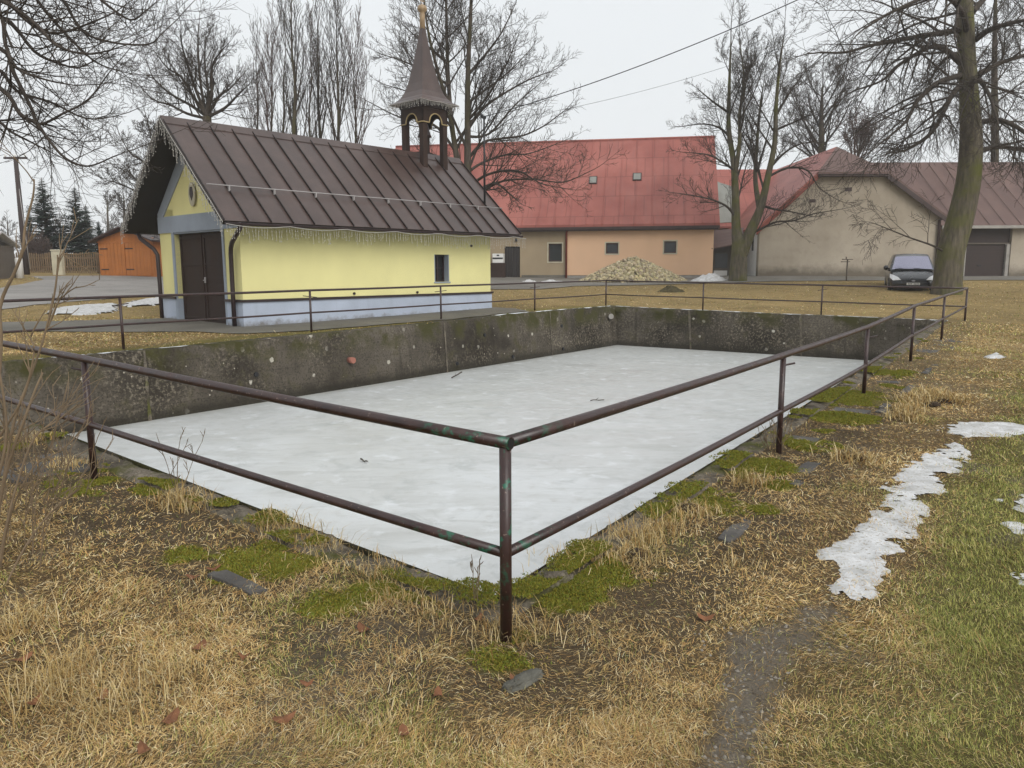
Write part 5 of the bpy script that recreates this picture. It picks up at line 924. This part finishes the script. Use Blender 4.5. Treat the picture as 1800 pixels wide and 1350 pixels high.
spruce_obj(88, 48., 312, 2.4, 41, 'taller dark spruce nearest the utility pole'); spruce_obj(143, 48.5, 328, 2.3, 42, 'dark spruce beside the orange shed'); spruce_obj(180, 52., 388, 1.3, 43, 'small young spruce peeping over the orange shed')
b0 = gd_(66, 45.5); bsh = tree('roadside_bush', 'brown leafless bush in front of the spruces by the fence', [([b0, b0+Vector((.1,0,.5)), b0+Vector((.1,0,1.3))], [.07,.05,.02])], [], 44, 'bark', 'shrubbrown', 'bushes by the road', auto=(26,.02,2.2,.6), mr=.012, n=[7,5,4], nc=[10,7], t0=[.1,.1], ang=[.6,.7], lift=[.2,.1], ratio=[.5,.5], k=[4,3,3], wob=[.15,.2,.2], trop=[.03,.03,.03], rr=[.5,.6])
for i, (px, top, Y_, kind) in enumerate(((-30,395,110.,0),(20,388,120.,1),(60,368,100.,0),(112,382,115.,1),(160,360,95.,0),(196,350,105.,1),(225,345,90.,1),(250,362,100.,0))):
    b0 = gd_(px, Y_); h = at(px, top, Y_).z-b0.z
    if kind: root = tree('distant_tree', 'faint bare tree in the fog beyond the shed', [([b0, b0+Vector((0,0,h*.5)), b0+Vector((.2,0,h))], [.3,.2,.04])], [], 50+i, group='foggy trees beyond the road', auto=(16,.25,h*.35,.8), mr=.022, n=[7,5,4], nc=[8,6], t0=[.2,.2], ang=[.7,.7], lift=[.15,.1], k=[4,3,3], wob=[.15,.2,.2], trop=[.05,.05,.04], ratio=[.5,.5], rr=[.5,.6])
    else:
        root = thing('distant_spruce', 'faint conifer in the fog beyond the road', 'tree', b0, 0, 'foggy conifers beyond the road'); MB().tube([(0,0,-.1),(0,0,h)], [.2,.03], 6).build('trunk', M['bark'], root); V, F = spruce(h, h*.27, 60+i, 2.5); link('crown', npmesh('crown', V, F, M['needles'], False), None, root)
# ------------------------------------------------------------------ foreground shrub
def shrub(name, label, base, stems, n_auto, hmax, seed, rad=.012, spread=.5, twn=5, grp=None, zl=.0):
    rr = random.Random(seed); root = thing(name, label, 'shrub', base, 0, grp); b = Vector(base); sw = Sweep()
    o = dict(n=[8,6,4], wob=[.12,.18,.22], trop=[.02,.05,.05], nc=[twn,3], t0=[.2,.25], ang=[.6,.6], lift=[.15,.15], ratio=[.42,.5], rr=[.6,.7], k=[6,5,4], mr=.0022)
    for P, r in stems: sw.add([tuple(p) for p in smooth(P)], smoothr(r, len(P)), 7)
    for P, r in stems:
        PS = smooth(P)
        for c in range(4): i = rr.randrange(len(PS)//3, len(PS)-1); d = (PS[i+1]-PS[i]).normalized(); a = Vector(rvec(rr)); d = (d+a*.8).normalized(); branch(sw, rr, tuple(PS[i]), tuple(d), rr.uniform(.12,.4), .004, 1, o, None)
    for k in range(n_auto):
        a = rr.uniform(0, 2*math.pi); ln = hmax*rr.uniform(.45,1.); q = b+Vector((math.cos(a)*rr.uniform(0,spread*.5), math.sin(a)*rr.uniform(0,spread*.5), -.03)); tl = rr.uniform(.05,.55); d = Vector((math.cos(a)*tl, math.sin(a)*tl, 1)).normalized(); branch(sw, rr, tuple(q), tuple(d), ln, rad*rr.uniform(.5,1.), 0, o, None)
    V, F = sw.arrays(); link('stems', npmesh('stems', V-np.array(b), F, M['twig'], True), None, root); return root
def fp(L_): return [at(x, y, Y_) for x, y, Y_ in L_]
SB = gp(-25, 985); sbz = float(gz(*SB))
ST = [(fp([(-15,985,4.3),(5,850,4.35),(25,740,4.4),(50,670,4.45),(75,600,4.5),(95,520,4.5),(101,470,4.5),(101,448,4.5)]), [.011,.010,.010,.009,.008,.007,.006,.005]), (fp([(98,500,4.5),(106,452,4.5),(112,446,4.5)]), [.005,.004,.004]), (fp([(85,575,4.5),(100,535,4.5),(118,515,4.48),(135,504,4.46)]), [.006,.005,.005,.004]),
    (fp([(-10,1000,4.1),(0,880,4.1),(20,800,4.1),(40,745,4.1),(60,690,4.15),(75,655,4.2)]), [.013,.012,.011,.01,.008,.006]), (fp([(-30,990,4.6),(0,640,4.6),(0,540,4.6),(25,480,4.6),(40,440,4.6),(44,400,4.6),(58,345,4.6),(60,315,4.6)]), [.015,.014,.013,.012,.011,.009,.007,.005]), (fp([(-10,780,4.3),(40,700,4.3),(60,620,4.3),(55,590,4.3),(80,545,4.3)]), [.009,.008,.007,.006,.004]),
    (fp([(-5,1010,3.9),(10,930,3.9),(30,850,3.95),(60,770,4.),(100,740,4.05),(135,712,4.1)]), [.01,.009,.008,.007,.005,.004]), (fp([(5,1040,3.8),(45,960,3.85),(90,900,3.95),(140,860,4.)]), [.008,.007,.005,.003]), (fp([(-20,900,4.),(10,780,4.),(5,690,4.),(-10,620,4.)]), [.011,.01,.008,.006]), (fp([(0,1000,4.),(20,900,4.),(60,820,4.),(110,790,4.05),(160,740,4.1)]), [.008,.007,.005,.004,.003])]
shrub('bare_shrub', 'bare brown shrub of thin upright stems at the near pool corner', (*SB, sbz), [(P, [k*.78 for k in r]) for P, r in ST], 22, 1.25, 3, .0042, .9)
c = gp(1362,792); shrub('weed_tuft', 'small wiry bare weed at the foot of the second railing post', (*c, float(gz(*c))), [], 14, .42, 4, .004, .15, 3)
c = gp(312,856); shrub('weed_tuft', 'sparse wiry sprig on the rim against the white ice', (*c, float(gz(*c))), [], 4, .5, 6, .005, .1, 3)
c = gp(835,1075); shrub('weed_tuft', 'single dry stalk beside the corner railing post', (*c, float(gz(*c))), [], 2, .3, 8, .002, .03, 2)
# ------------------------------------------------------------------ rock, soil clods
def lump(name, c, s, mat, label, cat, seed, rot=0., sink=.4):
    if name == 'soil_clod': s = tuple(k*.75 for k in s)
    bm = bmesh.new(); bmesh.ops.create_icosphere(bm, subdivisions=5, radius=1.)
    for v in bm.verts: n = v.co.copy(); v.co = n*(1+.28*noise.noise(n*1.4+Vector((seed,0,0)))+.13*noise.noise(n*4+Vector((0,seed,0)))+.1*noise.noise(n*9)+.1*noise.noise(n*23)); v.co = Vector((v.co.x*s[0], v.co.y*s[1], v.co.z*s[2]))
    me = bpy.data.meshes.new(name); bm.to_mesh(me); bm.free(); me.polygons.foreach_set('use_smooth', [True]*len(me.polygons)); o = link(name, me, mat); o.location = (c[0], c[1], float(gz(*c))+s[2]*(1-2*sink)*.5); o.rotation_euler = (0,0,rot); return tag(o, label, cat)
lump('rock', gp(918,1203), (.105,.034,.03), M['rock'], 'small flat grey stone in the grass below the corner post', 'stone', 1., .75)
lump('broken_concrete', gp(975,1030), (.1,.055,.05), M['rimcon'], 'broken chunk of rim concrete in the gap by the corner post', 'rubble', 2., .6)
lump('soil_clod', gp(1118,980), (.1,.065,.055), M['soil'], 'dark overturned sod on the rim by the bright moss', 'clod', 3., .3); lump('soil_clod', gp(1215,900), (.12,.09,.06), M['soil'], 'small sod between the moss cushions on the rim', 'clod', 4.)
for i, (px, py, s) in enumerate(((1610,702,.26),(1640,712,.22),(1595,718,.18),(1665,708,.2),(1590,735,.24),(1500,805,.2))): lump('soil_clod', gp(px, py), (s*.8, s*.5, s*.25), M['soil'], ('large dark clod of turned earth beside the track','earth clod among the heap next to the track','smaller clod in front of the turned earth','earth clod nearest the tan lawn','clod closest to the mossy bank','lone flat clod halfway along the bank')[i], 'clod', 5.+i, i)
# ------------------------------------------------------------------ grass
def blades(name, label, N, samp, seed):
    pass
rg = np.random.default_rng(11)
def scatter(n, dmin, dmax, pw):
    u_ = rg.random(n); d = dmin*(dmax/dmin)**(u_**pw); a = np.radians(rg.uniform(-38, 38, n)); return d*np.sin(a), d*np.cos(a)
X, Y_ = scatter(900000, 1.75, 24., 1.04)
X2, Y2 = scatter(60000, 9., 46., .8); aw = np.radians(rg.uniform(37, 80, 170000)*rg.choice([-1, 1], 170000, p=[.4, .6])); dw = 1.2*(22/1.2)**rg.random(170000)
X = np.concatenate([X, X2, dw*np.sin(aw)]); Y_ = np.concatenate([Y_, Y2, dw*np.cos(aw)])
bare, green, moss, strip, rimd = zones(X, Y_); d = np.hypot(X, Y_)
keep = ~inpoly(X, Y_, RIM) & ~inpoly(X, Y_, PATH) & ~inpoly(X, Y_, ROAD) & ~inpoly(X, Y_, YARD)
for Sn in SNOWS[:7]: keep &= ~(inpoly(X, Y_, Sn) & (polydist(X, Y_, Sn) > .02+.13*rg.random(len(X))**2))
lx = (X-CX)*math.cos(CT)+(Y_-CY)*math.sin(CT); ly = -(X-CX)*math.sin(CT)+(Y_-CY)*math.cos(CT); keep &= ~((lx > -.1) & (lx < L+.1) & (ly > -.1) & (ly < W+.1))
dens = (1-bare*.78)*(1-moss*.65)*(1-strip*.5)*(.28+1.2*fbm(X, Y_, 2.2, 81)); rimcl = inpoly(X, Y_, OUT); dens *= np.where(rimcl, .12, 1.); dens *= np.where((X > 0) & (rimd < 1.1), 1., 1.)
keep &= rg.random(len(X)) < dens
X, Y_, d, green, moss, strip, bare, rimd = [q_[keep] for q_ in (X, Y_, d, green, moss, strip, bare, rimd)]; N = len(X)
Z = gz(X, Y_)-.004; tuft = sm(.52, .72, fbm(X, Y_, 1.9, 83)); lf = sm(2., -2.5, X)*sm(6, 3, Y_)
gr = rg.random(N) < np.maximum(green*.88, .05)
ln = rg.uniform(.018,.05,N)*(1+.4*tuft+.15*lf)*np.where(gr, .75, 1)*(1+.03*d); ln *= np.where((rg.random(N) < .04), 1.8, 1.)
wd = np.maximum(.0012*rg.uniform(.7,1.35,N), .00062*d*rg.uniform(.7,1.2,N))*(1+.3*lf)
az = rg.uniform(0, 2*np.pi, N)*.75+vn(X, Y_, 1.4, 85)*9.; a0 = np.where(gr, rg.uniform(.1,1.15,N), rg.uniform(.95,1.6,N))*(1-.15*tuft*rg.random(N)); a1 = a0+rg.uniform(-.1,.9,N)
dirh = np.stack([np.cos(az), np.sin(az), np.zeros(N)], -1); side = np.stack([-np.sin(az), np.cos(az), np.zeros(N)], -1)*wd[:,None]/2*1.; up = np.array([0,0,1.])
B0 = np.stack([X, Y_, Z], -1); M1 = B0+(dirh*np.sin(a0)[:,None]+up*np.cos(a0)[:,None])*(ln*.5)[:,None]; a1c = np.minimum(a1, 1.75); T1 = M1+(dirh*np.sin(a1c)[:,None]+up*np.cos(a1c)[:,None])*(ln*.5)[:,None]
tw = rg.uniform(-.6,.6,(N,1)); side = side*np.cos(tw)+up*np.sin(tw)*wd[:,None]/2
V = np.stack([B0-side, B0+side, M1-side*.8, M1+side*.8, T1], 1); T1z = V[:,4,2]; gmin = Z[:]; V[:,4,2] = np.maximum(T1z, gmin+.002); V[:,2,2] = np.maximum(V[:,2,2], gmin+.002); V[:,3,2] = np.maximum(V[:,3,2], gmin+.002)
pal = np.array([(.47,.335,.135),(.36,.235,.085),(.56,.44,.22),(.22,.135,.055),(.42,.25,.09),(.64,.52,.31)]); pw_ = np.array([.27,.22,.13,.2,.12,.06]); ci = rg.choice(6, N, p=pw_/pw_.sum()); C = np.minimum(pal[ci]*rg.uniform(.75,1.2,(N,1))*np.array([1.32,1.32,1.4]), .85)
reg = fbm(X, Y_, .8, 87)[:,None]; C = C*(.5+1.*reg); C = C*(1-(bare*.4)[:,None])
pg = np.array([(.25,.265,.07),(.34,.325,.085),(.18,.21,.05),(.46,.41,.15)]); C[gr] = (pg[rg.choice(4, N)]*rg.uniform(.8,1.25,(N,1)))[gr]
mm = rg.random(N) < moss*.8; C[mm] = np.array([.15,.15,.022])*rg.uniform(.7,1.3,(mm.sum(),1)); V[mm] = (V[mm]-V[mm][:,:1])*.4+V[mm][:,:1]
def emit(sel, name, label, cat):
    v = V[sel].reshape(-1,3); n = sel.sum(); o = np.arange(n)[:,None]*5; F = np.concatenate([o+np.array([[0,1,3]]), o+np.array([[0,3,2]]), o+np.array([[2,3,4]])]); ob = link(name, npmesh(name, v, F, M['grass'], False, np.repeat(C[sel], 5, 0)), None); tag(ob, label, cat, None, 'stuff')
emit(~gr & ~mm, 'dry_grass', 'dry straw coloured winter grass around the pool', 'grass'); emit(gr & ~mm, 'green_grass', 'short dull green grass on the lawn side', 'grass'); 
# moss cushions: dense tiny tufts
mx = []
for (cx_, cy_, r) in MOSS:
    n = int(13000*min(r, .45)**2/.06); a = rg.uniform(0, 2*np.pi, n); q_ = r*1.2*np.sqrt(rg.random(n)); mx.append(np.stack([cx_+q_*np.cos(a), cy_+q_*np.sin(a)], -1))
mx = np.concatenate(mx); _, _, mo, _, _ = zones(mx[:,0], mx[:,1]); k = (rg.random(len(mx)) < mo) & ~inpoly(mx[:,0], mx[:,1], RIM); mx = mx[k]; N = len(mx); dd = np.hypot(mx[:,0], mx[:,1])
Zm = gz(mx[:,0], mx[:,1])+.0; Zm += np.where(inpoly(mx[:,0], mx[:,1], OUT), .035, 0.); h = rg.uniform(.003,.009,N)*(1+.08*dd); az = rg.uniform(0, 2*np.pi, N); w_ = np.maximum(.003, .0011*dd); B0 = np.stack([mx[:,0], mx[:,1], Zm+.012*fbm(mx[:,0], mx[:,1], 9, 3)-.004], -1)
sd = np.stack([np.cos(az), np.sin(az), np.zeros(N)], -1)*w_[:,None]; tp_ = B0+np.stack([rg.normal(0,.006,N), rg.normal(0,.006,N), h], -1)
V = np.stack([B0-sd, B0+sd, tp_], 1).reshape(-1,3); C = np.array([.2,.19,.028])*rg.uniform(.55,1.3,(N,1))*np.array([1,1,1]); C[:,0] *= rg.uniform(.7,1.25,N)
o = link('moss', npmesh('moss', V, np.arange(N*3).reshape(-1,3), M['grass'], False, np.repeat(C, 3, 0)), None); tag(o, 'bright green moss cushions on the pool rim', 'moss', None, 'stuff')
# tufts of long bent straw along the rim
tv, tc = [], []
for px, py, n, l_ in ((310,880,260,.16),(340,890,200,.14),(480,920,240,.13),(520,935,220,.12),(120,820,200,.13),(60,775,160,.12),(660,1010,200,.1),(700,1055,200,.1),(1120,950,420,.13),(1170,930,280,.12),(1210,900,240,.11),(1320,850,240,.12),(1290,990,160,.08),(860,1110,160,.1),(930,1110,180,.12),(790,1075,160,.09),(1610,708,320,.2),(1640,700,300,.18),(1595,722,260,.18),(1665,706,220,.16),(1590,738,260,.18),(1500,808,260,.15),(1118,985,260,.11),(1215,903,220,.1),(570,960,150,.12),(1000,990,160,.1),(1060,980,200,.1),(130,1180,260,.16),(60,1230,260,.18),(200,1250,220,.15),(40,1100,240,.17),(300,1200,180,.12)):
    c = gp(px, py); n = int(n*.9); x = c[0]+rg.normal(0,.09,n); y = c[1]+rg.normal(0,.09,n); z = gz(x, y); a = rg.uniform(0, 2*np.pi, n); l2 = l_*rg.uniform(.5,1.3,n); b0 = rg.uniform(.1,.9,n); b1 = b0+rg.uniform(.3,1.3,n); w_ = rg.uniform(.0009,.0019,n)*np.maximum(1, np.hypot(*c)*.28)
    dh = np.stack([np.cos(a), np.sin(a), np.zeros(n)], -1); s_ = np.stack([-np.sin(a), np.cos(a), np.zeros(n)], -1)*w_[:,None]; p0 = np.stack([x, y, z], -1); p1 = p0+(dh*np.sin(b0)[:,None]+up*np.cos(b0)[:,None])*(l2*.5)[:,None]; p2 = p1+(dh*np.sin(b1)[:,None]+up*np.cos(b1)[:,None])*(l2*.5)[:,None]; p2[:,2] = np.maximum(p2[:,2], z-.02)
    tv.append(np.stack([p0-s_, p0+s_, p1-s_*.8, p1+s_*.8, p2], 1)); tc.append(pal[rg.choice(6, n, p=[.3,.15,.25,.08,.1,.12])]*rg.uniform(.8,1.15,(n,1)))
V = np.concatenate(tv); C = np.concatenate(tc); emit(np.ones(len(V), bool), 'straw_tufts', 'long bent straw tufts along the pool rim', 'grass')
# fallen leaves
lv = MB(); rs = random.Random(77)
for px, py in ((770,1230),(340,1010),(375,995),(500,1270),(540,1210),(300,1275),(430,1160),(840,1095),(1240,1090),(905,1205),(640,1110),(180,1230),(40,1165),(710,1300),(350,1140),(60,1240),(255,1330)):
    c = gp(px, py); z = float(gz(*c))+.022; a = rs.uniform(0,6); s = rs.uniform(.018,.032); P = []
    for k in range(8): t = 2*math.pi*k/8; P.append(Vector((c[0], c[1], z))+Matrix.Rotation(a, 3, 'Z')@Vector((s*math.cos(t)*1.5, s*math.sin(t)*.8, .012*math.cos(2*t)+rs.uniform(-.004,.006))))
    lv.add(P+[Vector((c[0], c[1], z-.004))], [(k,(k+1) % 8,8) for k in range(8)])
o = lv.build('fallen_leaves', simple('dead_leaf', (.2,.09,.045), .8, .4, 14, .2, bst=0)); tag(o, 'scattered dead brown leaves in the foreground grass', 'leaves', None, 'stuff')
# pebbles on the bare track
pb = np.stack(scatter(16000, 1.8, 7., 1.), -1); k = inpoly(pb[:,0], pb[:,1], BARE) & (rg.random(len(pb)) < .5); pb = pb[k]; m = MB()
for x, y in pb: s = rs.uniform(.003,.011); z = float(gz0(x, y)); z = float(gz(x, y)); a = rs.uniform(0,3); m.add([(x+s*math.cos(a+t*1.26)*rs.uniform(.7,1.2), y+s*math.sin(a+t*1.26), z) for t in range(5)]+[(x, y, z+s*.8)], [(t,(t+1) % 5,5) for t in range(5)])
o = m.build('gravel', simple('track_gravel', (.25,.225,.19), .9, .45, 30, .2, bst=0)); tag(o, 'fine grey gravel on the bare muddy track', 'gravel', None, 'stuff')
# ------------------------------------------------------------------ haze, sky, sun, camera
hz = MB().box((-350,-80,-2.6),(350,345,60)).build('haze', None); hm = bpy.data.materials.new('fog_air'); hm.use_nodes = True; nt = hm.node_tree; nt.nodes.remove(nt.nodes['Principled BSDF']); pvn = nt.nodes.new('ShaderNodeVolumePrincipled'); pvn.inputs['Color'].default_value = (.97,.98,1,1); pvn.inputs['Density'].default_value = .001; pvn.inputs['Anisotropy'].default_value = .2
nt.links.new(pvn.outputs[0], nt.nodes['Material Output'].inputs['Volume']); hz.data.materials.append(hm); hz['kind'] = 'stuff'; hz['label'] = 'thin pale winter fog filling the village air'; hz['category'] = 'fog'
wo = bpy.data.worlds.new('World'); S.world = wo; wo.use_nodes = True; nt = wo.node_tree; bg = nt.nodes['Background']; sk = nt.nodes.new('ShaderNodeTexSky'); sk.sky_type = 'NISHITA'; sk.sun_disc = False
SE, SAZ = R_(36), R_(150)      # elevation; azimuth measured clockwise from +Y
sk.sun_elevation = SE; sk.sun_rotation = SAZ; sk.dust_density = 3.; sk.air_density = 1.
hs_ = nt.nodes.new('ShaderNodeHueSaturation'); hs_.inputs['Saturation'].default_value = .25; mx_ = nt.nodes.new('ShaderNodeMix'); mx_.data_type = 'RGBA'; mx_.inputs['Factor'].default_value = .9; mx_.inputs[7].default_value = (7.0,7.3,7.5,1)
cn = nt.nodes.new('ShaderNodeTexNoise'); cn.inputs['Scale'].default_value = 2.2; cn.inputs['Detail'].default_value = 5; cr_ = nt.nodes.new('ShaderNodeMix'); cr_.data_type = 'RGBA'; cr_.inputs[6].default_value = (6.7,7.0,7.2,1); cr_.inputs[7].default_value = (7.3,7.6,7.85,1); ctc = nt.nodes.new('ShaderNodeTexCoord'); nt.links.new(ctc.outputs['Generated'], cn.inputs['Vector']); nt.links.new(cn.outputs['Fac'], cr_.inputs['Factor']); nt.links.new(cr_.outputs[2], mx_.inputs[7])
nt.links.new(sk.outputs[0], hs_.inputs['Color']); nt.links.new(hs_.outputs[0], mx_.inputs[6]); nt.links.new(mx_.outputs[2], bg.inputs['Color']); bg.inputs['Strength'].default_value = .1
sun = bpy.data.lights.new('sun', 'SUN'); sun.energy = 1.5; sun.angle = R_(35); sun.color = (1,.97,.93); so_ = bpy.data.objects.new('sun', sun); COL.objects.link(so_)
sd_ = Vector((math.sin(SAZ)*math.cos(SE), math.cos(SAZ)*math.cos(SE), math.sin(SE))); so_.rotation_euler = sd_.to_track_quat('Z', 'Y').to_euler(); so_.location = (0,0,70)
cam = bpy.data.cameras.new('camera'); co_ = bpy.data.objects.new('camera', cam); COL.objects.link(co_); S.camera = co_; cam.sensor_fit = 'HORIZONTAL'; cam.sensor_width = 36; cam.lens = FPX/1800*36; cam.clip_start = .05; cam.clip_end = 2000
mw = Matrix((tuple(cR), tuple(cU), tuple(-cF))).transposed().to_4x4(); mw.translation = Vector((0,0,CZ)); co_.matrix_world = mw
S.view_settings.view_transform = 'Standard'; S.view_settings.look = 'None'; S.view_settings.exposure = .4; S.view_settings.gamma = 1.
S.cycles.use_denoising = True; S.cycles.max_bounces = 6; S.cycles.volume_bounces = 1; S.cycles.diffuse_bounces = 3; S.cycles.glossy_bounces = 3; S.cycles.use_adaptive_sampling = True; S.cycles.adaptive_threshold = .02
